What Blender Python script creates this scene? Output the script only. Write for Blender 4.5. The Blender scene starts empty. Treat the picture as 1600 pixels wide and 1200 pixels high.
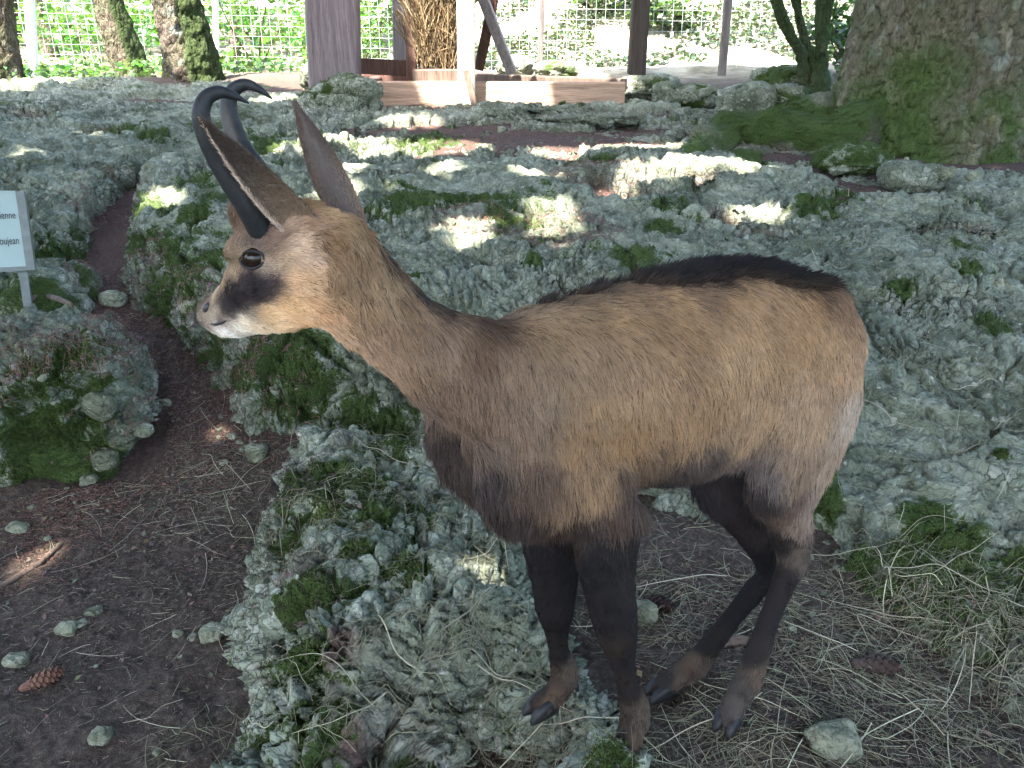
import bpy, bmesh, math, random, os
import numpy as np
from mathutils import Vector, Matrix, Euler
from mathutils.bvhtree import BVHTree
rng = np.random.default_rng(7)
random.seed(7)
scene = bpy.context.scene
col = scene.collection

# ------------------------------------------------------------------ camera
CAM_H, PITCH, F = 1.07, math.radians(22.0), 1280.0
cam_d = bpy.data.cameras.new('camera')
cam_d.sensor_width = 36.0
cam_d.lens = 36.0 * F / 1600.0
cam_d.clip_start = 0.02
cam_d.clip_end = 500
cam = bpy.data.objects.new('camera', cam_d)
cam.location = (0, 0, CAM_H)
cam.rotation_euler = (math.pi / 2 - PITCH, 0, 0)
col.objects.link(cam)
scene.camera = cam

# ------------------------------------------------------------------ world, sun, exposure
SUN_ELEV = math.radians(58.0)
SUN_DIR = np.array([0.50, 0.86, 0.0])                 # horizontal travel of the light
SUN_DIR = SUN_DIR / np.linalg.norm(SUN_DIR)
L3 = np.array([SUN_DIR[0] * math.cos(SUN_ELEV), SUN_DIR[1] * math.cos(SUN_ELEV), -math.sin(SUN_ELEV)])
world = bpy.data.worlds.new('World')
scene.world = world
world.use_nodes = True
wn = world.node_tree.nodes
wl = world.node_tree.links
sky = wn.new('ShaderNodeTexSky')
sky.sky_type = 'NISHITA'
sky.sun_disc = False
sky.sun_elevation = SUN_ELEV
sky.dust_density = 2.5
sky.ozone_density = 0.6
sky.sun_rotation = math.atan2(-L3[0], -L3[1])
wn['Background'].inputs['Strength'].default_value = 0.15
wl.new(sky.outputs[0], wn['Background'].inputs['Color'])
sun_d = bpy.data.lights.new('sun', 'SUN')
sun_d.energy = 4.5
sun_d.angle = math.radians(0.55)
sun_d.color = (1.0, 0.95, 0.88)
sun = bpy.data.objects.new('sun', sun_d)
sun.rotation_euler = Vector(L3).to_track_quat('-Z', 'Y').to_euler()
sun.location = (-6, -8, 14)
col.objects.link(sun)
vs = scene.view_settings
vs.view_transform = 'Standard'
vs.look = 'None'
vs.gamma = 1.0
vs.use_curve_mapping = False
vs.exposure = 3.52
scene.cycles.use_denoising = True
scene.cycles.denoiser = 'OPENIMAGEDENOISE'
scene.cycles.use_adaptive_sampling = True
scene.cycles.adaptive_threshold = 0.02
scene.cycles.max_bounces = 8
scene.cycles.diffuse_bounces = 4
scene.cycles.transparent_max_bounces = 8
scene.cycles.sample_clamp_indirect = 6.0
scene.cycles_curves.shape = 'RIBBONS'
scene.cycles_curves.subdivisions = 2

# ------------------------------------------------------------------ helpers
CP, SP = math.cos(PITCH), math.sin(PITCH)
def ray(px, py):
    u, v = (px - 800) / F, (600 - py) / F
    return np.array([u, CP + v * SP, -SP + v * CP])
def P(px, py, y):
    d = ray(px, py)
    return np.array([0, 0, CAM_H]) + d * (y / d[1])
def Pz(px, py, z):
    d = ray(px, py)
    return np.array([0, 0, CAM_H]) + d * ((z - CAM_H) / d[2])
def proj(p):
    p = np.atleast_2d(p)
    rel = p - np.array([0, 0, CAM_H])
    dep = rel[:, 1] * CP - rel[:, 2] * SP
    up = rel[:, 1] * SP + rel[:, 2] * CP
    return np.stack([800 + F * rel[:, 0] / dep, 600 - F * up / dep], 1)

def tag(o, label=None, cat=None, group=None, kind=None):
    if label: o['label'] = label
    if cat: o['category'] = cat
    if group: o['group'] = group
    if kind: o['kind'] = kind
    return o
def empty(name, loc=(0, 0, 0), parent=None):
    o = bpy.data.objects.new(name, None)
    o.location = loc
    o.empty_display_size = 0.1
    o.parent = parent
    col.objects.link(o)
    return o
def link(name, me, mat=None, parent=None, smooth=True):
    o = bpy.data.objects.new(name, me)
    if mat is not None and not me.materials:
        me.materials.append(mat)
    o.parent = parent
    if parent is not None:
        o.matrix_parent_inverse = Matrix.Translation(parent.location).inverted()
    if smooth and len(me.polygons):
        me.polygons.foreach_set('use_smooth', np.ones(len(me.polygons), dtype=bool))
    col.objects.link(o)
    return o
def mesh_np(name, verts, faces):
    """faces: (n,3) or (n,4) int array"""
    me = bpy.data.meshes.new(name)
    verts = np.asarray(verts, dtype=np.float32)
    faces = np.asarray(faces, dtype=np.int32)
    n, k = faces.shape
    me.vertices.add(len(verts))
    me.vertices.foreach_set('co', verts.ravel())
    me.loops.add(n * k)
    me.loops.foreach_set('vertex_index', faces.ravel())
    me.polygons.add(n)
    me.polygons.foreach_set('loop_start', np.arange(n, dtype=np.int32) * k)
    me.polygons.foreach_set('loop_total', np.full(n, k, dtype=np.int32))
    me.update(calc_edges=True)
    me.validate()
    return me
def set_attr(me, name, vals, dom='POINT'):
    vals = np.asarray(vals, dtype=np.float32)
    if vals.ndim == 1:
        a = me.attributes.new(name, 'FLOAT', dom)
        a.data.foreach_set('value', vals)
    else:
        a = me.attributes.new(name, 'FLOAT_COLOR', dom)
        c = np.ones((len(vals), 4), dtype=np.float32)
        c[:, :3] = vals
        a.data.foreach_set('color', c.ravel())
def grid_faces(nr, nc, closed=False):
    i, j = np.meshgrid(np.arange(nr - 1), np.arange(nc if closed else nc - 1), indexing='ij')
    j2 = (j + 1) % nc
    return np.stack([i * nc + j, i * nc + j2, (i + 1) * nc + j2, (i + 1) * nc + j], -1).reshape(-1, 4)
def catmull(pts, n):
    pts = np.asarray(pts, dtype=float)
    k = len(pts)
    ext = np.vstack([2 * pts[0] - pts[1], pts, 2 * pts[-1] - pts[-2]])
    t = np.linspace(0, k - 1 - 1e-9, n)
    i = t.astype(int)
    f = (t - i)[:, None]
    a, b, c, d = ext[i], ext[i + 1], ext[i + 2], ext[i + 3]
    return 0.5 * (2 * b + (c - a) * f + (2 * a - 5 * b + 4 * c - d) * f ** 2 + (3 * b - a - 3 * c + d) * f ** 3)
def smooth01(x, a, b):
    t = np.clip((x - a) / (b - a), 0, 1)
    return t * t * (3 - 2 * t)

# --- numpy noise
def _hash(ix, iy, iz, seed):
    h = (ix.astype(np.uint32) * np.uint32(374761393) + iy.astype(np.uint32) * np.uint32(668265263)
         + iz.astype(np.uint32) * np.uint32(2147483647) + np.uint32(seed) * np.uint32(1274126177))
    h = (h ^ (h >> np.uint32(13))) * np.uint32(1274126177)
    h = (h ^ (h >> np.uint32(16))) * np.uint32(2246822519)
    return h ^ (h >> np.uint32(15))
def _r01(h):
    return (h & np.uint32(0xffffff)).astype(np.float32) / np.float32(0xffffff)
def vnoise(p, seed=0):
    p = np.asarray(p, dtype=np.float32)
    f = np.floor(p)
    t = p - f
    i = f.astype(np.int64)
    t = t * t * t * (t * (t * 6 - 15) + 10)
    out = 0
    for dx in (0, 1):
        wx = t[:, 0] if dx else 1 - t[:, 0]
        for dy in (0, 1):
            wy = t[:, 1] if dy else 1 - t[:, 1]
            for dz in (0, 1):
                wz = t[:, 2] if dz else 1 - t[:, 2]
                out = out + wx * wy * wz * _r01(_hash(i[:, 0] + dx, i[:, 1] + dy, i[:, 2] + dz, seed))
    return out * 2 - 1
_R = np.array([[0.36, 0.48, -0.8], [-0.8, 0.6, 0], [0.48, 0.64, 0.6]], dtype=np.float32)
def fbm(p, oct=4, seed=0, gain=0.5):
    p = np.asarray(p, dtype=np.float32)
    a, s, tot = 1.0, 0, 0
    for o in range(oct):
        s = s + a * vnoise(p, seed + o * 17)
        tot += a
        a *= gain
        p = (p @ _R.T) * np.float32(2.03) + np.float32(13.7)
    return s / tot
def worley(p, seed=0):
    p = np.asarray(p, dtype=np.float32)
    i = np.floor(p).astype(np.int64)
    f = p - np.floor(p).astype(np.float32)
    F1 = np.full(len(p), 9, np.float32)
    F2 = F1.copy()
    ID = np.zeros(len(p), np.float32)
    for dx in (-1, 0, 1):
        for dy in (-1, 0, 1):
            for dz in (-1, 0, 1):
                h = _hash(i[:, 0] + dx, i[:, 1] + dy, i[:, 2] + dz, seed)
                jx = _r01(h); h2 = h * np.uint32(2654435761); jy = _r01(h2 >> np.uint32(3)); h3 = h2 * np.uint32(2246822519) + np.uint32(77); jz = _r01(h3 >> np.uint32(5))
                d = np.sqrt((dx + jx - f[:, 0]) ** 2 + (dy + jy - f[:, 1]) ** 2 + (dz + jz - f[:, 2]) ** 2)
                m = d < F1
                F2 = np.where(m, F1, np.minimum(F2, d))
                ID = np.where(m, _r01(h3 >> np.uint32(2)), ID)
                F1 = np.where(m, d, F1)
    return F1, F2, ID

# --- material helper
def new_mat(name):
    m = bpy.data.materials.new(name)
    m.use_nodes = True
    nt = m.node_tree
    b = nt.nodes['Principled BSDF']
    return m, nt, b
class NT:
    """tiny node-building helper"""
    def __init__(s, nt): s.nt = nt
    def n(s, t, **kw):
        x = s.nt.nodes.new(t)
        for k, v in kw.items(): setattr(x, k, v)
        return x
    def l(s, a, b): s.nt.links.new(a, b)
    def noise(s, vec, scale, detail=4, rough=0.55, dist=0.0):
        x = s.n('ShaderNodeTexNoise')
        x.inputs['Scale'].default_value = scale; x.inputs['Detail'].default_value = detail
        x.inputs['Roughness'].default_value = rough; x.inputs['Distortion'].default_value = dist
        if vec is not None: s.l(vec, x.inputs['Vector'])
        return x.outputs['Fac']
    def voro(s, vec, scale, feature='F1', out='Distance', rnd=1.0):
        x = s.n('ShaderNodeTexVoronoi', feature=feature)
        x.inputs['Scale'].default_value = scale
        x.inputs['Randomness'].default_value = rnd
        if vec is not None: s.l(vec, x.inputs['Vector'])
        return x.outputs[out]
    def ramp(s, fac, stops, interp='LINEAR'):
        x = s.n('ShaderNodeValToRGB')
        cr = x.color_ramp; cr.interpolation = interp
        while len(cr.elements) < len(stops): cr.elements.new(0.5)
        for e, (p, c) in zip(cr.elements, stops):
            e.position = p
            e.color = (c, c, c, 1) if isinstance(c, (int, float)) else (*c, 1)
        s.l(fac, x.inputs['Fac'])
        return x.outputs['Color']
    def mix(s, fac, a, b, mode='MIX'):
        x = s.n('ShaderNodeMix', data_type='RGBA', blend_type=mode)
        for sock, v in ((x.inputs['Factor'], fac), (x.inputs['A'], a), (x.inputs['B'], b)):
            if isinstance(v, bpy.types.NodeSocket): s.l(v, sock)
            elif isinstance(v, (int, float)): sock.default_value = v
            else: sock.default_value = (*v, 1)
        return x.outputs['Result']
    def mathn(s, op, a, b=None, clamp=False):
        x = s.n('ShaderNodeMath', operation=op, use_clamp=clamp)
        for sock, v in zip(x.inputs, (a, b)):
            if v is None: continue
            if isinstance(v, bpy.types.NodeSocket): s.l(v, sock)
            else: sock.default_value = v
        return x.outputs[0]
    def bump(s, h, dist, strength=1.0, normal=None):
        x = s.n('ShaderNodeBump')
        x.inputs['Distance'].default_value = dist; x.inputs['Strength'].default_value = strength
        s.l(h, x.inputs['Height'])
        if normal is not None: s.l(normal, x.inputs['Normal'])
        return x.outputs['Normal']
    def attr(s, name, out='Fac'):
        x = s.n('ShaderNodeAttribute', attribute_name=name)
        return x.outputs[out]
    def coord(s, scale=None):
        x = s.n('ShaderNodeTexCoord')
        v = x.outputs['Object']
        if scale is not None:
            m = s.n('ShaderNodeMapping'); m.inputs['Scale'].default_value = scale
            s.l(v, m.inputs['Vector']); v = m.outputs['Vector']
        return v
def plain(name, c, rough=0.8, spec=0.3, var=0.0, scale=20):
    m, nt, b = new_mat(name)
    b.inputs['Roughness'].default_value = rough
    b.inputs['Specular IOR Level'].default_value = spec
    if var:
        k = NT(nt)
        f = k.noise(k.coord(), scale, 5)
        lo = tuple(x * (1 - var) for x in c); hi = tuple(min(1, x * (1 + var)) for x in c)
        k.l(k.ramp(f, [(0.3, lo), (0.7, hi)]), b.inputs['Base Color'])
    else:
        b.inputs['Base Color'].default_value = (*c, 1)
    return m
# ------------------------------------------------------------------ the chamois
UP = np.array([0, 0, 1.0])
def unit(v): return v / np.linalg.norm(v)
A_BODY = unit(np.array([0.87, 0.49, 0]))               # from withers to rump
R_BODY = unit(np.array([-0.49, 0.87, 0]))              # the animal's right: away from the camera
O_BODY = np.array([-0.027, 1.10, 0])
HEADING = unit(np.array([-0.97, 0.26, 0]))
R_HEAD = unit(np.array([0.26, 0.97, 0]))
def B(s, lat, z): return O_BODY + A_BODY * s + R_BODY * lat + UP * z

def loft(sections, n_sub=6, n_ring=28, expo=2.2):
    """sections: (centre, up half-axis vector, lateral half-axis vector); rounded closed ends."""
    c = catmull([s[0] for s in sections], (len(sections) - 1) * n_sub + 1)
    u = catmull([s[1] for s in sections], len(c))
    l = catmull([s[2] for s in sections], len(c))
    t = np.linspace(0, 2 * math.pi, n_ring, endpoint=False)
    ct, st = np.cos(t), np.sin(t)
    cx = np.sign(ct) * np.abs(ct) ** (2 / expo); sx = np.sign(st) * np.abs(st) ** (2 / expo)
    rings = []
    d0 = unit(c[0] - c[1]); d1 = unit(c[-1] - c[-2])
    def ring(i, k, off):
        return (c[i] + off)[None] + k * (sx[:, None] * u[i][None] + cx[:, None] * l[i][None])
    r0 = min(np.linalg.norm(u[0]), np.linalg.norm(l[0])); r1 = min(np.linalg.norm(u[-1]), np.linalg.norm(l[-1]))
    for a in (85, 60, 30):
        rings.append(ring(0, math.cos(math.radians(a)), d0 * r0 * 0.9 * math.sin(math.radians(a))))
    for i in range(len(c)): rings.append(ring(i, 1, 0))
    for a in (30, 60, 85):
        rings.append(ring(len(c) - 1, math.cos(math.radians(a)), d1 * r1 * 0.9 * math.sin(math.radians(a))))
    v = np.concatenate(rings)
    f = grid_faces(len(rings), n_ring, True)
    nv = len(v)
    v = np.vstack([v, rings[0].mean(0), rings[-1].mean(0)])
    j = np.arange(n_ring); j2 = (j + 1) % n_ring
    cap0 = np.stack([np.full(n_ring, nv), j2, j, j], 1)
    b = (len(rings) - 1) * n_ring
    cap1 = np.stack([np.full(n_ring, nv + 1), b + j, b + j2, b + j2], 1)
    return v, f, np.vstack([cap0[:, :3], cap1[:, :3]])
def limb(pts, radii, n_sub=6, lat=R_BODY, squash=1.0):
    """round tapered limb; radii: r or (fore-aft r, lateral r)"""
    pts = [np.asarray(p, float) for p in pts]
    secs = []
    for i, p in enumerate(pts):
        d = unit(pts[min(i + 1, len(pts) - 1)] - pts[max(i - 1, 0)])
        l = unit(lat - d * np.dot(lat, d)); u = np.cross(d, l)
        r = radii[i]
        ru, rl = (r, r * squash) if np.isscalar(r) else r
        secs.append((p, u * ru, l * rl))
    return loft(secs, n_sub, 20, 2.0)

pieces = []
# trunk: s, z_top, z_bottom, half width
for_tr = [(-0.030, .66, .50, .028), (-0.010, .692, .46, .050), (0.025, .718, .450, .082), (.09, .726, .434, .114), (.20, .732, .424, .130),
          (.32, .742, .402, .136), (.43, .748, .398, .134), (.53, .738, .420, .126), (.61, .708, .455, .112), (.67, .658, .478, .090), (.71, .60, .50, .060)]
pieces.append(loft([(B(s, 0, (a + b) / 2), UP * (a - b) / 2, R_BODY * w) for s, a, b, w in for_tr], 5, 40, 2.25))
# neck: top pixel, bottom pixel, y top, y bottom, half width
def psec(t, b, yt, yb, w, r):
    a, c = P(*t, yt), P(*b, yb)
    return ((a + c) / 2, (a - c) / 2, unit(r) * w)
def rmix(k): return unit(R_BODY * (1 - k) + R_HEAD * k)
pieces.append(loft([
    psec((850, 510), (815, 760), 1.15, 1.08, .084, rmix(0)),
    psec((768, 500), (760, 690), 1.09, 1.04, .066, rmix(.1)),
    psec((690, 478), (668, 640), 1.05, 1.00, .062, rmix(.35)),
    psec((640, 440), (610, 580), 1.025, .99, .058, rmix(.6)),
    psec((590, 385), (560, 540), 1.00, .985, .054, rmix(.85)),
    psec((545, 340), (520, 512), .99, .985, .054, rmix(1)),
    psec((500, 322), (478, 502), .99, .985, .052, rmix(1))], 5, 32, 2.1))
# head
hd = [((505, 322), (505, 500), .990, .046), ((470, 314), (470, 512), .994, .056), ((428, 322), (432, 516), 1.000, .057), ((396, 345), (402, 519), 1.006, .052),
      ((378, 388), (384, 522), 1.011, .044), ((362, 424), (366, 523), 1.016, .036), ((346, 446), (352, 521), 1.022, .031), ((333, 458), (338, 515), 1.026, .028), ((323, 466), (328, 507), 1.030, .023)]
pieces.append(loft([psec(t, b, y, y, w, R_HEAD) for t, b, y, w in hd], 5, 32, 2.15))
# brow ridges over the eyes, nose pad, upper lip, chin
H_UP = unit(P(420, 320, 1.0) - P(430, 516, 1.0))
for sgn in (-1, 1):
    pieces.append(limb([P(428, 378, 1.0) + R_HEAD * sgn * .040, P(402, 374, 1.0) + R_HEAD * sgn * .046, P(386, 386, 1.0) + R_HEAD * sgn * .040], [.010, .013, .010]))
    pieces.append(limb([P(440, 430, 1.0) + R_HEAD * sgn * .036, P(410, 436, 1.0) + R_HEAD * sgn * .044, P(385, 436, 1.01) + R_HEAD * sgn * .036], [.012, .013, .010]))
    pieces.append(limb([P(350, 492, 1.02) + R_HEAD * sgn * .016, P(334, 490, 1.025) + R_HEAD * sgn * .015, P(324, 488, 1.03) + R_HEAD * sgn * .009], [.013, .013, .010]))
    # horn pedicle
    pieces.append(limb([P(412, 350, 1.0) + R_HEAD * sgn * .022, P(396, 325, 1.0) + R_HEAD * sgn * .022], [.022, .020]))
    # cheek
    pieces.append(limb([P(470, 440, 1.0) + R_HEAD * sgn * .030, P(430, 470, 1.0) + R_HEAD * sgn * .028], [.032, .026]))
pieces.append(limb([P(325, 480, 1.03), P(334, 476, 1.028)], [.010, .014]))
pieces.append(limb([P(346, 516, 1.025), P(362, 514, 1.02)], [.010, .013]))
# limbs
def cyl(v, r): pass
lat = .085
FN = dict(shoulder=B(-.02, -.075, .60), point=B(-.055, -.085, .53), elbow=P(948, 800, 1.06), fore=P(948, 890, 1.02), knee=P(964, 985, 1.0), cann=P(978, 1060, 1.01), fet=P(992, 1112, 1.02), past=P(984, 1150, 1.005), hoof=P(972, 1184, .985))
FF = dict(shoulder=B(-.02, .075, .60), point=B(-.05, .085, .53), elbow=P(868, 820, 1.16), fore=P(866, 890, 1.13), knee=P(868, 955, 1.115), cann=P(872, 1010, 1.125), fet=P(882, 1054, 1.135), past=P(868, 1082, 1.12), hoof=P(845, 1102, 1.10))
for q in (FN, FF):
    sg = -1 if q is FN else 1
    pieces.append(limb([B(.05, sg * .05, .66), B(.02, sg * .072, .58), B(.02, sg * .080, .50), q['elbow'] + UP * .03], [(.07, .035), (.09, .038), (.085, .040), (.062, .036)]))
    pieces.append(limb([q['elbow'], (q['elbow'] + q['fore']) / 2, q['fore'], q['knee'], (q['knee'] + q['cann']) / 2, q['cann'], q['fet'], q['past'], q['hoof']],
                       [(.066, .046), (.056, .041), (.045, .035), (.033, .030), (.023, .022), (.018, .0175), (.025, .023), (.021, .022), (.020, .024)], 5))
HN = dict(hip=B(.585, -.075, .60), stifle=B(.47, -.105, .455), gask=P(1232, 800, 1.27), hock=P(1240, 872, 1.275), sh=P(1202, 968, 1.22), fet=P(1168, 1062, 1.175), past=P(1150, 1094, 1.155), hoof=P(1138, 1122, 1.135))
HF = dict(hip=B(.585, .075, .60), stifle=B(.46, .10, .45), gask=P(1178, 820, 1.37), hock=P(1206, 888, 1.36), sh=P(1142, 968, 1.31), fet=P(1086, 1038, 1.275), past=P(1058, 1056, 1.262), hoof=P(1032, 1076, 1.245))
for q in (HN, HF):
    sg = -1 if q is HN else 1
    pieces.append(limb([B(.56, sg * .06, .67), q['hip'], B(.56, sg * .095, .50), q['stifle'] * .5 + q['gask'] * .5], [(.085, .05), (.11, .055), (.095, .05), (.058, .042)]))
    pieces.append(limb([B(.64, sg * .05, .60), B(.65, sg * .075, .48), q['gask']], [(.05, .05), (.055, .045), (.035, .03)]))
    pieces.append(limb([q['stifle'] * .6 + q['hip'] * .4, q['stifle'] * .45 + q['gask'] * .55, q['gask'], q['hock'], q['sh'] * .4 + q['hock'] * .6, q['sh'], q['fet'], q['past'], q['hoof']],
                       [(.085, .05), (.065, .044), (.046, .034), (.034, .026), (.026, .021), (.021, .019), (.026, .024), (.022, .022), (.020, .024)], 5))
# tail stub
pieces.append(limb([B(.69, 0, .63), B(.735, 0, .575), B(.73, 0, .53)], [.022, .018, .01]))

def join_lofts(ps):
    V, Q, T, o = [], [], [], 0
    for v, q, t in ps:
        V.append(v); Q.append(q + o); T.append(t + o); o += len(v)
    V = np.vstack(V)
    faces = [tuple(f) for f in np.vstack(Q)] + [tuple(f) for f in np.vstack(T)]
    me = bpy.data.meshes.new('raw')
    me.from_pydata(V.tolist(), [], [tuple(int(i) for i in f) for f in faces])
    bm = bmesh.new(); bm.from_mesh(me); bmesh.ops.recalc_face_normals(bm, faces=bm.faces); bm.to_mesh(me); bm.free()
    return me
raw = join_lofts(pieces)
tmp = bpy.data.objects.new('tmp', raw)
col.objects.link(tmp)
md = tmp.modifiers.new('r', 'REMESH'); md.mode = 'VOXEL'; md.voxel_size = 0.0055; md.adaptivity = 0
dg = bpy.context.evaluated_depsgraph_get()
body_me = bpy.data.meshes.new_from_object(tmp.evaluated_get(dg))
bpy.data.objects.remove(tmp)
body_me.name = 'body'
body_me.materials.clear()
nv = len(body_me.vertices)
bv = np.empty(nv * 3, np.float32); body_me.vertices.foreach_get('co', bv); bv = bv.reshape(-1, 3).astype(float)

be = np.empty(len(body_me.edges) * 2, np.int32); body_me.edges.foreach_get('vertices', be); be = be.reshape(-1, 2)
deg = np.bincount(be.ravel(), minlength=nv).astype(float)
bp = proj(bv)
trunk_w = smooth01(bv[:, 2], .36, .46) * smooth01(bp[:, 0], 590, 700)     # the trunk is smoothed more than legs and head
for it in range(46):
    w = 0.5 * (np.ones(nv) if it < 7 else trunk_w)
    acc = np.zeros((nv, 3))
    for k in range(3):
        acc[:, k] = np.bincount(be[:, 0], bv[be[:, 1], k], nv) + np.bincount(be[:, 1], bv[be[:, 0], k], nv)
    bv = bv + w[:, None] * (acc / deg[:, None] - bv)
body_me.vertices.foreach_set('co', bv.astype(np.float32).ravel())
body_me.update()
for nme, q in (('FN', FN), ('FF', FF), ('HN', HN), ('HF', HF)): print(nme, {k: np.round(v, 3).tolist() for k, v in q.items() if k in ('knee', 'hock', 'fet', 'hoof')})
# ------------------------------------------------------------------ chamois: surface data, fur
body_me.calc_loop_triangles()
nt_ = len(body_me.loop_triangles)
tri = np.empty(nt_ * 3, np.int32); body_me.loop_triangles.foreach_get('vertices', tri); tri = tri.reshape(-1, 3)
bvh = BVHTree.FromPolygons([tuple(v) for v in bv], tri.tolist())
def hit(px, py):
    d = Vector(ray(px, py)).normalized()
    h = bvh.ray_cast(Vector((0, 0, CAM_H)), d)
    if h[0] is None:
        # nearest surface point to a ray just grazing it
        best = None
        for t in np.linspace(.9, 1.9, 60):
            q = Vector((0, 0, CAM_H)) + d * float(t)
            n = bvh.find_nearest(q)
            if best is None or n[3] < best[3]: best = n
        h = best
    return np.array(h[0]), np.array(h[1])
def lin(c): 
    c = np.asarray(c, float) / 255
    return np.where(c <= .04045, c / 12.92, ((c + .055) / 1.055) ** 2.4)
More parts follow.
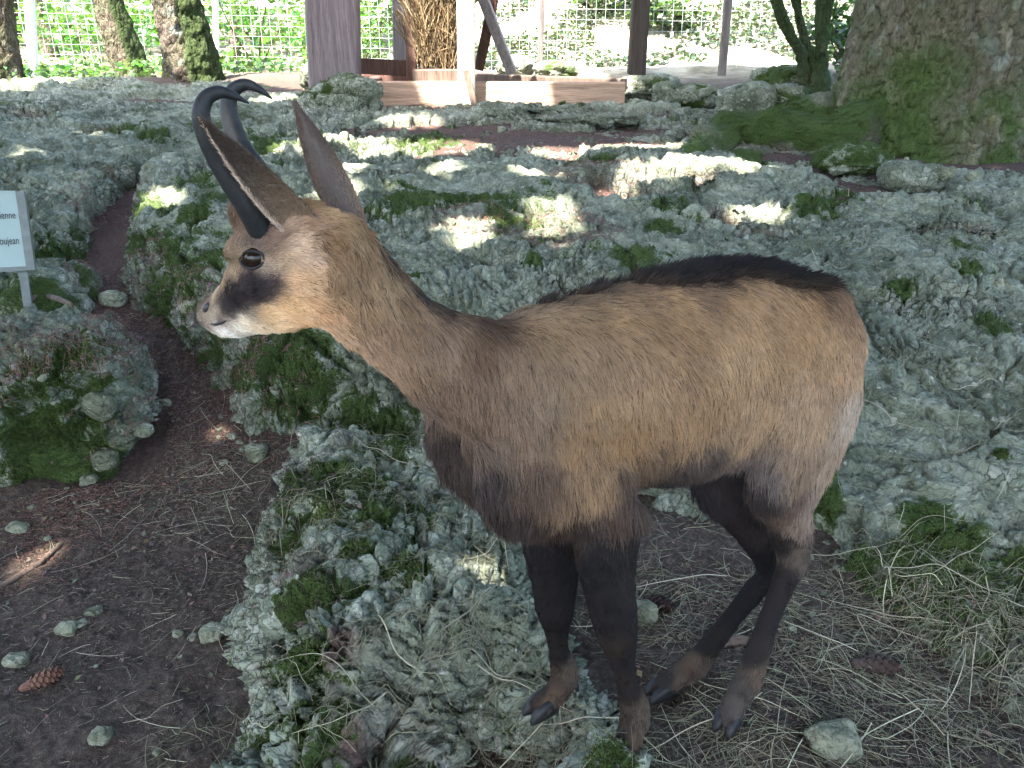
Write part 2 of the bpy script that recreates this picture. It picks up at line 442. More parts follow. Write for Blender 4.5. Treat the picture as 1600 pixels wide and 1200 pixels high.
# pixel, colour, hair length (cm), flow in the picture (right, down), mirror: b body, h head, n none
T_ = (158, 122, 80)
CTRL = [
 # trunk
 (1000, 600, (150, 117, 80), 2.4, .35, .9, 'b'), (1150, 560, (156, 122, 82), 2.4, .25, .95, 'b'), (1150, 490, (152, 116, 74), 2.4, .5, .7, 'b'),
 (1240, 480, (148, 112, 70), 2.4, .5, .7, 'b'), (1300, 540, (152, 118, 80), 2.2, .3, .9, 'b'), (1345, 560, (152, 119, 84), 2.0, .1, 1, 'b'),
 (1330, 640, (156, 136, 114), 2.4, -.1, 1, 'b'), (1260, 640, (152, 122, 88), 2.4, 0, 1, 'b'), (1300, 720, (144, 120, 96), 2.6, -.15, 1, 'b'), (1240, 730, (130, 106, 82), 2.8, -.1, 1, 'b'),
 (1180, 650, (152, 120, 84), 2.4, .15, 1, 'b'), (1080, 660, (146, 112, 74), 2.6, .3, .95, 'b'), (980, 680, (140, 105, 66), 2.6, .3, .95, 'b'),
 (1200, 735, (100, 88, 82), 3.4, .2, 1, 'b'), (1120, 735, (66, 57, 56), 3.8, .45, .9, 'b'), (1040, 745, (62, 54, 54), 4.0, .45, .9, 'b'), (990, 760, (84, 68, 58), 4.0, .35, .95, 'b'),
 (1160, 752, (52, 45, 46), 3.8, .45, .9, 'b'), (1080, 722, (90, 76, 68), 3.6, .45, .9, 'b'), (1085, 758, (50, 43, 45), 4.0, .45, .9, 'b'), (1000, 730, (104, 82, 62), 3.6, .35, .9, 'b'), (1015, 765, (54, 46, 47), 4.2, .4, .9, 'b'), (1190, 765, (66, 56, 54), 3.6, .2, 1, 'b'),
 (930, 560, (140, 110, 78), 2.4, .35, .9, 'b'), (860, 600, (132, 106, 78), 2.4, .1, 1, 'b'), (800, 560, (130, 102, 74), 2.4, .05, 1, 'b'), (900, 680, (138, 106, 70), 2.6, .15, 1, 'b'),
 (940, 640, (142, 111, 74), 2.4, .2, 1, 'b'), (930, 750, (132, 102, 68), 2.8, .15, 1, 'b'), (880, 780, (112, 87, 62), 3.0, .05, 1, 'b'), (820, 680, (124, 98, 74), 3.0, .05, 1, 'b'), (830, 740, (98, 76, 60), 3.6, 0, 1, 'b'),
 (770, 640, (120, 94, 70), 2.8, .05, 1, 'b'), (740, 680, (106, 86, 70), 3.6, .05, 1, 'b'), (760, 740, (74, 62, 58), 3.6, .05, 1, 'b'), (735, 720, (84, 70, 62), 3.8, .1, 1, 'b'), (800, 800, (68, 55, 50), 3.8, 0, 1, 'b'), (850, 820, (72, 54, 44), 2.8, 0, 1, 'b'),
 (960, 800, (86, 66, 52), 2.4, .05, 1, 'b'), (905, 820, (64, 50, 44), 2.2, .0, 1, 'b'),
 (870, 505, (136, 106, 72), 2.6, .7, .5, 'b'), (960, 500, (140, 108, 70), 2.6, .75, .4, 'b'), (1050, 480, (142, 108, 68), 2.6, .75, .4, 'b'),
 # crest along the back: black
 (850, 468, (50, 40, 34), 3.2, .9, -.1, 'n'), (920, 446, (40, 33, 32), 3.6, .9, -.25, 'n'), (985, 432, (32, 28, 29), 3.8, .9, -.3, 'n'), (1040, 424, (30, 27, 30), 3.8, .9, -.3, 'n'), (1100, 416, (30, 27, 30), 3.6, .9, -.2, 'n'), (1060, 436, (34, 30, 32), 3.4, .9, -.1, 'n'), (1110, 428, (38, 33, 34), 3.2, .9, 0, 'n'),
 (950, 446, (34, 29, 30), 3.6, .9, -.2, 'n'), (1010, 436, (30, 26, 28), 3.6, .9, -.2, 'n'), (1150, 424, (30, 27, 29), 3.4, .9, 0, 'n'), (1215, 424, (34, 30, 31), 3.2, .9, .1, 'n'), (885, 458, (52, 41, 35), 3.4, .9, -.2, 'n'),
 (1180, 416, (32, 28, 30), 3.4, .9, 0, 'n'), (1250, 422, (32, 28, 30), 3.2, .9, .2, 'n'), (1290, 436, (40, 34, 34), 2.8, .8, .5, 'n'), (1320, 470, (120, 90, 62), 2.4, .6, .8, 'n'),
 (1000, 470, (120, 92, 62), 2.8, .85, 0, 'b'), (920, 486, (116, 90, 60), 2.8, .85, .1, 'b'), (1180, 452, (136, 104, 68), 2.6, .8, .3, 'b'), (1090, 460, (112, 86, 60), 2.6, .85, .1, 'b'),
 # neck
 (745, 490, (84, 62, 46), 3.0, .3, .6, 'n'), (690, 472, (58, 45, 38), 2.6, .8, .4, 'n'), (650, 445, (54, 42, 36), 2.4, .7, .6, 'n'), (600, 392, (70, 54, 42), 2.2, .6, .7, 'n'), (560, 345, (120, 92, 60), 2.0, .6, .7, 'n'),
 (740, 540, (112, 84, 60), 2.4, .2, .9, 'b'), (690, 530, (130, 102, 74), 2.4, .5, .8, 'b'), (640, 480, (124, 94, 64), 2.2, .6, .8, 'b'), (600, 440, (138, 108, 72), 2.2, .5, .8, 'b'), (610, 510, (136, 104, 72), 2.2, .5, .85, 'b'),
 (650, 580, (128, 98, 70), 2.4, .4, .9, 'b'), (700, 610, (122, 94, 70), 2.4, .3, .95, 'b'), (620, 575, (140, 111, 82), 2.4, .5, .85, 'b'), (580, 540, (158, 123, 90), 2.0, .5, .8, 'b'), (560, 480, (140, 108, 72), 2.2, .35, .9, 'b'), (660, 630, (110, 86, 68), 2.8, .4, .9, 'b'),
 (550, 400, (124, 94, 60), 2.4, .25, .95, 'h'), (530, 430, (130, 100, 66), 2.4, .15, 1, 'h'), (520, 380, (120, 90, 58), 2.2, .3, .9, 'h'), (540, 360, (142, 110, 72), 2.0, .5, .8, 'h'),
 # head
 (505, 322, (158, 124, 84), 1.6, .9, .3, 'n'), (470, 318, (140, 108, 76), 1.4, .9, 0, 'n'), (510, 480, (176, 132, 90), 1.6, .7, .5, 'h'), (490, 430, (172, 138, 100), 1.4, .7, .3, 'h'), (520, 520, (172, 134, 98), 1.8, .8, .4, 'h'),
 (450, 480, (198, 158, 112), .9, .9, .1, 'h'), (460, 440, (186, 150, 112), .9, .9, .1, 'h'), (420, 490, (202, 166, 122), .8, .9, .1, 'h'), (470, 505, (188, 146, 104), 1.0, .9, .1, 'h'), (400, 510, (206, 178, 142), .9, .9, .1, 'h'), (430, 505, (196, 162, 124), .9, .9, .1, 'h'),
 (380, 500, (204, 186, 160), .8, .8, .2, 'h'), (366, 510, (206, 192, 172), .8, .8, .3, 'h'), (350, 518, (210, 200, 186), .9, .4, .8, 'h'),
 (385, 450, (54, 47, 50), .6, .8, -.3, 'h'), (400, 440, (58, 50, 52), .6, .8, -.3, 'h'), (415, 446, (66, 56, 56), .6, .8, -.3, 'h'), (372, 462, (56, 49, 51), .6, .8, -.3, 'h'), (360, 470, (60, 52, 54), .6, .8, -.3, 'h'), (350, 462, (60, 52, 54), .6, .8, -.3, 'h'), (362, 484, (66, 58, 58), .5, .8, -.2, 'h'), (376, 440, (62, 54, 56), .5, .8, -.4, 'h'), (355, 487, (80, 70, 66), .5, .8, -.2, 'h'), (394, 462, (58, 50, 52), .6, .8, -.3, 'h'), (345, 472, (84, 72, 68), .5, .8, -.2, 'h'),
 (408, 455, (60, 52, 54), .6, .8, -.3, 'h'), (352, 478, (62, 54, 54), .5, .8, -.2, 'h'), (368, 474, (56, 49, 51), .6, .8, -.3, 'h'), (365, 452, (58, 51, 53), .6, .8, -.3, 'h'), (422, 436, (74, 62, 60), .6, .8, -.3, 'h'),
 (348, 484, (66, 57, 56), .5, .8, -.2, 'h'), (392, 434, (60, 52, 54), .5, .8, -.3, 'h'), (404, 432, (64, 55, 56), .5, .8, -.3, 'h'),
 (365, 428, (172, 148, 120), .5, .7, -.7, 'h'), (348, 446, (170, 144, 116), .5, .7, -.7, 'h'), (334, 462, (150, 130, 106), .4, .7, -.7, 'h'), (374, 404, (150, 128, 104), .5, .5, -.8, 'h'),
 (332, 490, (168, 152, 130), .4, .8, .1, 'h'), (322, 492, (150, 134, 116), .4, .8, .1, 'h'), (322, 474, (100, 84, 74), .3, .8, 0, 'h'), (342, 486, (140, 122, 104), .4, .8, 0, 'h'), (344, 503, (120, 106, 96), .4, .8, 0, 'h'),
 (425, 415, (156, 134, 112), .6, .9, -.2, 'h'), (408, 425, (150, 132, 114), .5, .9, 0, 'h'), (398, 376, (104, 88, 78), .7, .7, -.6, 'h'), (425, 385, (120, 98, 82), .8, .9, -.3, 'h'), (400, 350, (82, 64, 56), .9, .4, -.9, 'h'), (382, 360, (120, 98, 80), .7, .3, -.9, 'h'), (420, 345, (84, 66, 58), .9, .6, -.7, 'h'), (440, 370, (110, 86, 72), .9, .9, -.3, 'h'),
 (458, 378, (178, 150, 122), 1.2, .9, .1, 'h'), (445, 352, (150, 124, 100), 1.2, .8, -.4, 'h'), (475, 395, (166, 138, 112), 1.2, .9, .2, 'h'), (440, 405, (160, 134, 106), .8, .9, 0, 'h'), (480, 350, (130, 100, 76), 1.2, .9, -.1, 'h'),
 # near foreleg
 (945, 850, (46, 37, 36), 1.2, 0, 1, 'n'), (985, 850, (58, 46, 42), 1.6, .05, 1, 'n'), (930, 900, (40, 33, 34), .9, .05, 1, 'n'), (985, 930, (56, 44, 40), 1.0, .05, 1, 'n'), (960, 960, (42, 34, 34), .8, 0, 1, 'n'), (955, 1020, (62, 44, 34), .7, .05, 1, 'n'), (985, 1030, (48, 38, 36), .7, .05, 1, 'n'), (985, 1080, (56, 42, 36), .8, .05, 1, 'n'), (1008, 1112, (128, 98, 70), 1.4, .1, 1, 'n'), (985, 1130, (84, 62, 48), 1.1, -.1, 1, 'n'), (1000, 1160, (136, 98, 64), 1.1, -.1, 1, 'n'), (965, 1165, (54, 44, 42), .9, -.1, 1, 'n'),
 # far foreleg
 (860, 860, (42, 33, 32), 1.2, 0, 1, 'n'), (870, 920, (40, 32, 31), .8, 0, 1, 'n'), (868, 980, (44, 34, 33), .7, 0, 1, 'n'), (872, 1025, (46, 36, 34), .8, 0, 1, 'n'), (895, 1048, (128, 98, 70), 1.4, .1, 1, 'n'), (868, 1060, (92, 66, 48), 1.0, -.2, 1, 'n'), (862, 1090, (128, 90, 58), 1.0, -.3, 1, 'n'), (845, 1080, (70, 54, 46), .9, -.3, 1, 'n'),
 # near hind leg
 (1200, 800, (84, 66, 54), 1.8, -.1, 1, 'n'), (1235, 790, (98, 79, 66), 2.2, -.1, 1, 'n'), (1262, 800, (122, 102, 86), 2.2, -.1, 1, 'n'), (1222, 846, (72, 58, 52), 1.2, 0, 1, 'n'), (1254, 868, (128, 100, 78), 1.2, -.05, 1, 'n'), (1225, 910, (58, 46, 42), .8, -.3, 1, 'n'), (1200, 970, (56, 46, 44), .7, -.3, 1, 'n'), (1180, 1030, (60, 50, 46), .8, -.3, 1, 'n'), (1190, 1056, (140, 106, 72), 1.4, -.2, 1, 'n'), (1160, 1075, (96, 80, 68), 1.1, -.3, 1, 'n'), (1150, 1100, (110, 92, 78), 1.0, -.2, 1, 'n'),
 # far hind leg
 (1150, 810, (44, 36, 35), 1.2, .1, 1, 'n'), (1170, 880, (38, 32, 33), .8, 0, 1, 'n'), (1150, 950, (38, 32, 33), .7, -.6, .8, 'n'), (1105, 1010, (44, 36, 36), .8, -.7, .7, 'n'), (1098, 1045, (128, 98, 70), 1.4, -.2, 1, 'n'), (1070, 1045, (116, 84, 58), 1.0, -.7, .7, 'n'), (1062, 1066, (128, 98, 70), 1.0, -.6, .7, 'n'), (1045, 1060, (70, 58, 52), .8, -.8, .5, 'n'),
]
cp, cc, cl, cf = [], [], [], []
right_w = np.array([1.0, 0, 0]); down_w = -np.array([0, SP, CP])
for px, py, c, ln, fx, fy, mir in CTRL:
    if mir == 'n' and py > 835:                       # legs: near black, feet dull brown
        g_ = sum(c) / 3; kf = .74 if g_ < 75 else .74
        c = tuple((x * .6 + g_ * .4) * kf for x in c)
    p, n = hit(px, py)
    f = right_w * fx + down_w * fy
    f = unit(f - n * np.dot(f, n) + 1e-6)
    cp.append(p); cc.append(lin(c)); cl.append(ln / 100); cf.append(f)
    if mir != 'n':
        r, o = (R_BODY, O_BODY) if mir == 'b' else (R_HEAD, P(440, 420, 1.0))
        if mir == 'b' and px < 700: r, o = rmix(.5), P(px, py, 1.02)
        cp.append(p - 2 * r * np.dot(p - o, r)); cf.append(f - 2 * r * np.dot(f, r)); cc.append(lin(c)); cl.append(ln / 100)
cp, cc, cl, cf = map(np.array, (cp, cc, cl, cf))
_cpf = cp.astype(np.float32); _val = np.concatenate([cc, cl[:, None]], 1).astype(np.float32); _cff = cf.astype(np.float32); _cp2 = (_cpf ** 2).sum(1)
def field(pts):
    out = np.empty((len(pts), 4), np.float32); Fl = np.empty((len(pts), 3), np.float32)
    o0 = _cpf.mean(0)
    cq = _cpf - o0; cq2 = (cq ** 2).sum(1)
    for a in range(0, len(pts), 16000):
        q = pts[a:a + 16000].astype(np.float32) - o0
        d2 = np.maximum((q ** 2).sum(1)[:, None] + cq2[None] - 2 * (q @ cq.T), 0) + np.float32(6e-5)
        i2 = np.float32(1e-4) / d2
        w = i2 * np.sqrt(i2)
        Fl[a:a + 16000] = (w @ _cff) / w.sum(1, keepdims=True)
        w = w * i2
        out[a:a + 16000] = (w @ _val) / w.sum(1, keepdims=True)
    return out[:, :3].astype(float), out[:, 3].astype(float), Fl.astype(float)
FUR_GAIN = 1.28
skin_c, _, _ = field(bv)
set_attr(body_me, 'col', skin_c * 0.7)
m_skin, nt, b = new_mat('chamois_skin')
k = NT(nt); k.l(k.attr('col', 'Color'), b.inputs['Base Color']); b.inputs['Roughness'].default_value = .9; b.inputs['Specular IOR Level'].default_value = .1

m_fur, nt, b = new_mat('chamois_fur')
k = NT(nt)
hi = k.n('ShaderNodeHairInfo')
tipc = k.mix(hi.outputs['Intercept'], k.mix(1.0, k.attr('col', 'Color'), (.50, .46, .44), 'MULTIPLY'), k.mix(1.0, k.attr('col', 'Color'), (1.12, 1.12, 1.14), 'MULTIPLY'))
k.l(tipc, b.inputs['Base Color'])
b.inputs['Roughness'].default_value = .55
b.inputs['Specular IOR Level'].default_value = .10

chamois = empty('chamois', (float(O_BODY[0] + .25), float(O_BODY[1] + .14), -0.02))
tag(chamois, 'tan brown chamois with black hooked horns and a dark face stripe standing in profile', 'chamois')
body = link('body', body_me, m_skin, chamois)

def hair_object(name, pts, C, rad, mat, parent=None):
    m, ks = pts.shape[:2]
    cu = bpy.data.hair_curves.new(name)
    cu.add_curves([ks] * m)
    cu.attributes['position'].data.foreach_set('vector', pts.astype(np.float32).ravel())
    ra = cu.attributes.new('radius', 'FLOAT', 'POINT'); ra.data.foreach_set('value', rad.astype(np.float32).ravel())
    ca = cu.attributes.new('col', 'FLOAT_COLOR', 'CURVE')
    c4 = np.ones((m, 4), np.float32); c4[:, :3] = C
    ca.data.foreach_set('color', c4.ravel())
    cu.materials.append(mat)
    o = bpy.data.objects.new(name, cu)
    if parent is not None:
        o.parent = parent
        o.matrix_parent_inverse = Matrix.Translation(parent.location).inverted()
    col.objects.link(o)
    return o
def make_fur(name, n, mat, parent):
    v0, v1, v2 = bv[tri[:, 0]], bv[tri[:, 1]], bv[tri[:, 2]]
    fn = np.cross(v1 - v0, v2 - v0)
    area = np.linalg.norm(fn, axis=1) / 2
    fn = fn / (2 * area[:, None] + 1e-12)
    cen = (v0 + v1 + v2) / 3
    facing = ((np.array([0, 0, CAM_H]) - cen) * fn).sum(1)
    wgt = area * np.where(facing > -0.05, 1.0, 0.22)
    pc = proj(cen)
    wgt *= np.where((pc[:, 0] < 540) & (facing > -.05), 2.2, 1.0) * np.where(cen[:, 2] < .38, 1.7, 1.0)
    idx = rng.choice(len(tri), n, p=wgt / wgt.sum())
    r1 = np.sqrt(rng.random(n)); r2 = rng.random(n)
    p = v0[idx] * (1 - r1)[:, None] + v1[idx] * (r1 * (1 - r2))[:, None] + v2[idx] * (r1 * r2)[:, None]
    nn = fn[idx]
    # jitter where the colour is looked up: broken, hairy borders
    jit = rng.normal(0, .006, (n, 3)) + 0.010 * np.stack([fbm(p * 60, 2, 5), fbm(p * 60, 2, 9), fbm(p * 60, 2, 14)], 1)
    pxx = proj(p)[:, 0]
    headm = pxx < 480
    hw = smooth01(pxx, 560, 440)
    jit *= (1 - .65 * hw)[:, None]
    C, Ln, Fl = field(p + jit)
    # eye opening
    ed = np.linalg.norm(p - EYE_C, axis=1)
    keep = ed > .0165
    # flow: tangent + clump noise + lift
    Fl = Fl + 0.35 * np.stack([fbm(p * 22, 3, 31), fbm(p * 22, 3, 37), fbm(p * 22, 3, 43)], 1) + rng.normal(0, .13, (n, 3))
    Fl -= nn * (Fl * nn).sum(1, keepdims=True)
    Fl /= np.linalg.norm(Fl, axis=1, keepdims=True) + 1e-9
    lift = 0.34 + .14 * rng.random(n) + .12 * fbm(p * 40, 2, 51)
    dark = C.mean(1)
    crest = (nn[:, 2] > .5) & (dark < .045) & (p[:, 2] > .6) & (proj(p)[:, 0] > 835)
    lift = np.where(crest, lift + .75, lift)
    Ln = np.where(crest, Ln * .78, Ln)
    lift = lift * (1 - .15 * hw)
    L = Ln * (0.65 + .6 * rng.random(n))
    d0 = Fl + nn * lift[:, None]; d0 /= np.linalg.norm(d0, axis=1, keepdims=True)
    ks = 5
    t = np.linspace(0, 1, ks)
    sag = np.where(crest, .08, .30 * (1 - hw))[:, None]
    # clump the tips
    ccl = np.stack([fbm(p * 110, 1, 61), fbm(p * 110, 1, 67), fbm(p * 110, 1, 71)], 1) + .4 * np.stack([fbm(p * 48, 1, 261), fbm(p * 48, 1, 267), fbm(p * 48, 1, 271)], 1)
    pts = np.empty((n, ks, 3))
    for j, tj in enumerate(t):
        bend = d0 - nn * (np.where(crest, .12, .55 - .42 * hw) * lift * tj)[:, None]
        pts[:, j] = p - nn * (.0015 - .0012 * hw)[:, None] + bend * (L * tj)[:, None] + (np.array([0, 0, -1]) * sag * tj * tj) * L[:, None] * .5 + ccl * (L * tj * tj * .20)[:, None]
    gro = p[:, 2] * 0
    var = (0.80 + .36 * rng.random(n)) * (1 + .20 * fbm(p * 35, 3, 81) + .06 * fbm(p * 9, 2, 83))
    grey = rng.random(n) < .10
    lum = C @ np.array([.3, .5, .2])
    ds = (.20 * (1 - .9 * hw))[:, None]
    C = C * (1 - ds) + lum[:, None] * ds * np.array([1.04, 1.0, .93])
    C = np.clip(C * ((.85 + (FUR_GAIN - .85) * smooth01(lum, .025, .13)) * var)[:, None], 0, .85)
    C[grey] = C[grey] * .7 + np.array([.20, .19, .18]) * np.clip(dark[grey] * 4, .15, 1)[:, None] * .5
    blk = (rng.random(n) < .12) & (~headm)
    C[blk] *= .35
    pts, C, L2, dk = pts[keep], C[keep], L[keep], dark[keep]
    base_r = np.where(L2 < .009, .00030, .00042)[:, None] * np.array([1, 1, .85, .6, .15])[None]
    return hair_object(name, pts, C, base_r, mat, parent)
# eyes sit half sunk in the face
e_hit, e_n = hit(394, 405)
EYE_C = e_hit - e_n * .009
FUR_N = 330000
make_fur('fur', FUR_N, m_fur, chamois)

m_eye, nt, b = new_mat('eye_dark'); b.inputs['Base Color'].default_value = (.012, .007, .005, 1); b.inputs['Roughness'].default_value = .10; b.inputs['Specular IOR Level'].default_value = .22
m_lid = plain('eyelid_skin', (.012, .010, .010), .6)
def sphere_me(name, r, sx=1, sy=1, sz=1, seg=24, ring=14):
    bm = bmesh.new(); bmesh.ops.create_uvsphere(bm, u_segments=seg, v_segments=ring, radius=r)
    for v in bm.verts: v.co = (v.co.x * sx, v.co.y * sy, v.co.z * sz)
    me = bpy.data.meshes.new(name); bm.to_mesh(me); bm.free(); return me
def tube_me(name, pts, radii, ring=14):
    pts = [np.asarray(p, float) for p in pts]
    v, q, t = limb(pts, radii, 1, UP + np.array([.3, .2, .1])) if len(pts) > 1 else None
    me = bpy.data.meshes.new(name)
    me.from_pydata(v.tolist(), [], [tuple(map(int, f)) for f in q] + [tuple(map(int, f)) for f in t])
    return me
for sg in (-1, 1):
    c = EYE_C if sg < 0 else EYE_C - 2 * R_HEAD * np.dot(EYE_C - P(400, 405, 1.006), R_HEAD)
    n = e_n if sg < 0 else e_n - 2 * R_HEAD * np.dot(e_n, R_HEAD)
    me = sphere_me('eye', .0155)
    me.transform(Matrix.Translation(Vector(c)))
    eo = link('eye', me, m_eye, chamois)
    # dark lid rim: almond ring around the opening
    ax_u = unit(np.cross(n, UP)); ax_v = np.cross(ax_u, n)
    tt = np.linspace(0, 2 * math.pi, 25)
    pin = [c + n * (.0125 - .004 * abs(math.cos(a))) + ax_u * math.cos(a) * .0150 + ax_v * math.sin(a) * (.0098 if math.sin(a) > 0 else .0106) - ax_u * math.sin(a) * .002 for a in tt]
    link('eyelid', tube_me('eyelid', pin, [.0019] * 25), m_lid, chamois)
# nostril and mouth
m_nose = plain('nose_skin', (.02, .017, .016), .45, .4)
for sg in (-1, 1):
    h_, n_ = hit(323, 481)
    if sg > 0:
        h_ = h_ - 2 * R_HEAD * np.dot(h_ - P(323, 481, 1.028), R_HEAD)
    me = sphere_me('nostril', .0048, 1.0, .8, 1.5, 12, 8)
    me.transform(Matrix.Translation(Vector(h_)) @ Matrix.Rotation(math.radians(35), 4, 'Y'))
    link('nostril', me, m_nose, chamois)
mp = []
for px, py in ((332, 505), (338, 506), (344, 504), (350, 502), (354, 500)):
    a, n = hit(px, py); mp.append(a + n * .002)
link('mouth_line', tube_me('mouth_line', mp, [.0010, .0017, .002, .0016, .0008]), m_nose, chamois)

# horns
m_horn, nt, b = new_mat('horn')
k = NT(nt); co = k.coord()
f = k.noise(k.coord((90, 90, 60)), 1.0, 5, .7)
k.l(k.ramp(f, [(.3, (.009, .0095, .010)), (.75, (.026, .027, .028))]), b.inputs['Base Color'])
b.inputs['Roughness'].default_value = .55; b.inputs['Specular IOR Level'].default_value = .22
k.l(k.bump(f, .0012, .6), b.inputs['Normal'])
def horn(pts, radii):
    P3 = catmull(pts, 60); R = np.interp(np.linspace(0, 1, 60), np.linspace(0, 1, len(radii)), radii)
    tt = np.linspace(0, 1, 60)
    R = R * (1 + .012 * np.sin(tt * 130) * smooth01(tt, .5, .2))
    v, q, t = limb(P3, list(R), 1, R_HEAD)
    me = bpy.data.meshes.new('horn'); me.from_pydata(v.tolist(), [], [tuple(map(int, f)) for f in q] + [tuple(map(int, f)) for f in t])
    return link('horn', me, m_horn, chamois)
hn = [(408, 358, .965), (386, 318, .95), (352, 268, .94), (325, 218, .932), (314, 180, .93), (322, 154, .935), (342, 144, .94), (364, 149, .945), (388, 161, .95)]
horn([P(*q) for q in hn], [.0160, .0150, .0128, .0112, .0099, .0086, .0070, .0048, .0010])
hf = [(432, 345, 1.02), (408, 280, 1.035), (378, 232, 1.05), (361, 190, 1.06), (357, 160, 1.065), (366, 140, 1.065), (384, 132, 1.065), (404, 139, 1.065), (425, 154, 1.065)]
horn([P(*q) for q in hf], [.0160, .0152, .0132, .0115, .0101, .0087, .0069, .0048, .0010])

# ears: cupped leaves
m_ear, nt, b = new_mat('ear_hair')
k = NT(nt)
k.l(k.mix(k.noise(k.coord(), 900, 3), k.mix(1.0, k.attr('col', 'Color'), (.6, .6, .6), 'MULTIPLY'), k.attr('col', 'Color')), b.inputs['Base Color']); b.inputs['Roughness'].default_value = .9
k.l(k.bump(k.noise(k.coord(), 700, 2), .001, .7), b.inputs['Normal'])
def ear(base, tip, wdir, cup, wmax, cols, bend):
    nl, nw = 26, 15
    ax = tip - base; ln = np.linalg.norm(ax); ax = ax / ln
    wd = unit(wdir - ax * np.dot(wdir, ax)); cd = np.cross(ax, wd)
    if np.dot(cd, cup) < 0: cd = -cd
    V, Cc = [], []
    for side in (0, 1):
        for i in range(nl):
            t = i / (nl - 1)
            w = wmax * (math.sin(math.pi * min(1, t * .76 + .24)) ** .9) * (1 if t < .97 else .6) + .0008
            for j in range(nw):
                s = j / (nw - 1) * 2 - 1
                ang = s * (1.25 - .55 * t)
                p = base + ax * (t * ln) + wd * (w * math.sin(ang) / math.sin(1.25 - .55 * t)) + cd * (w * .75 * (1 - math.cos(ang))) + bend * (t * t)
                p = p - cd * (.0032 * side * (1 - abs(s)))
                V.append(p)
                a, b2, c2 = cols
                e = smooth01(s, -1.0, -.72)
                bt = smooth01(t, .75, .15) * .75
                mid_ = lin(b2) * (1 - bt) + lin((136, 114, 92)) * bt
                inn = lin(a) * (1 - e) + mid_ * e
                Cc.append((inn if not side else lin(c2)) * (1 if t > .25 else .8 + .8 * t) * 1.1)
    V = np.array(V)
    f0 = grid_faces(nl, nw); f1 = f0[:, ::-1] + nl * nw
    me = mesh_np('ear', V, np.vstack([f0, f1]))
    set_attr(me, 'col', np.array(Cc))
    Cc = np.array(Cc)
    o = link('ear', me, m_ear, chamois)
    # short hairs on both faces
    fa = np.vstack([f0, f1]); n = 9000
    idx = rng.integers(0, len(fa), n); a, b2 = rng.random(n)[:, None], rng.random(n)[:, None]
    q4 = V[fa[idx]]
    p = (q4[:, 0] * (1 - a) + q4[:, 1] * a) * (1 - b2) + (q4[:, 3] * (1 - a) + q4[:, 2] * a) * b2
    nn = np.cross(q4[:, 1] - q4[:, 0], q4[:, 3] - q4[:, 0]); nn /= np.linalg.norm(nn, axis=1, keepdims=True) + 1e-12
    L = .006 * (.6 + .7 * rng.random(n))[:, None]
    dr = ax[None] + nn * .35 + rng.normal(0, .22, (n, 3))
    pts = np.stack([p, p + dr * L * .5, p + dr * L - nn * L * .1], 1)
    hair_object('ear_hair', pts, np.clip(Cc[fa[idx][:, 0]] * (1.0 + .6 * rng.random(n))[:, None], 0, 1), np.full((n, 3), .0003) * np.array([1, .8, .2]), m_fur, o)
    return o
eb, et = P(502, 384, .985), P(318, 196, .90)
ear(eb, et, np.array([.55, .0, .8]), np.array([.2, -1, -.3]), .0205, ((186, 166, 146), (70, 60, 53), (66, 56, 50)), np.array([0, 0, .004]))
eb, et = P(556, 366, 1.03), P(456, 166, 1.07)
ear(eb, et, np.array([.9, .1, .3]), np.array([-.3, 1, .1]), .0215, ((92, 78, 70), (80, 68, 61), (84, 72, 66)), np.array([.006, 0, 0]))

# hooves: two toes each and two dew claws
m_hoof = plain('hoof_horn', (.012, .011, .011), .55, .3, .5, 90)
def part_me(name, vft):
    v, f, t3 = vft
    me = bpy.data.meshes.new(name)
    me.from_pydata(v.tolist(), [], [tuple(map(int, x)) for x in f] + [tuple(map(int, x)) for x in t3])
    return me
def hoof(q, fwd):
    c = q['hoof']; fwd = unit(fwd * np.array([1, 1, 0])); sd = np.cross(UP, fwd)
    for sg in (-1, 1):
        d = unit(fwd + sd * sg * .05)
        secs = []
        for t, hgt, w in ((-.022, .015, .0095), (-.006, .019, .0115), (.010, .016, .0105), (.021, .011, .008), (.026, .007, .005)):
            secs.append((c + d * t + sd * sg * .0115 + UP * (hgt - .020), UP * hgt * .95, np.cross(UP, d) * w))
        link('hoof', part_me('hoof', loft(secs, 3, 14, 2.5)), m_hoof, chamois)
        dc = q['fet'] * .55 + q['past'] * .45 - fwd * .024 + sd * sg * .013 - UP * .008
        link('dew_claw', part_me('dew_claw', limb([dc, dc - UP * .012 - fwd * .004], [.006, .0035], 3)), m_hoof, chamois)
hoof(FN, np.array([-.75, -.6, 0])); hoof(FF, np.array([-.8, -.5, 0])); hoof(HN, np.array([-.55, -.7, 0])); hoof(HF, np.array([-.95, -.35, 0]))
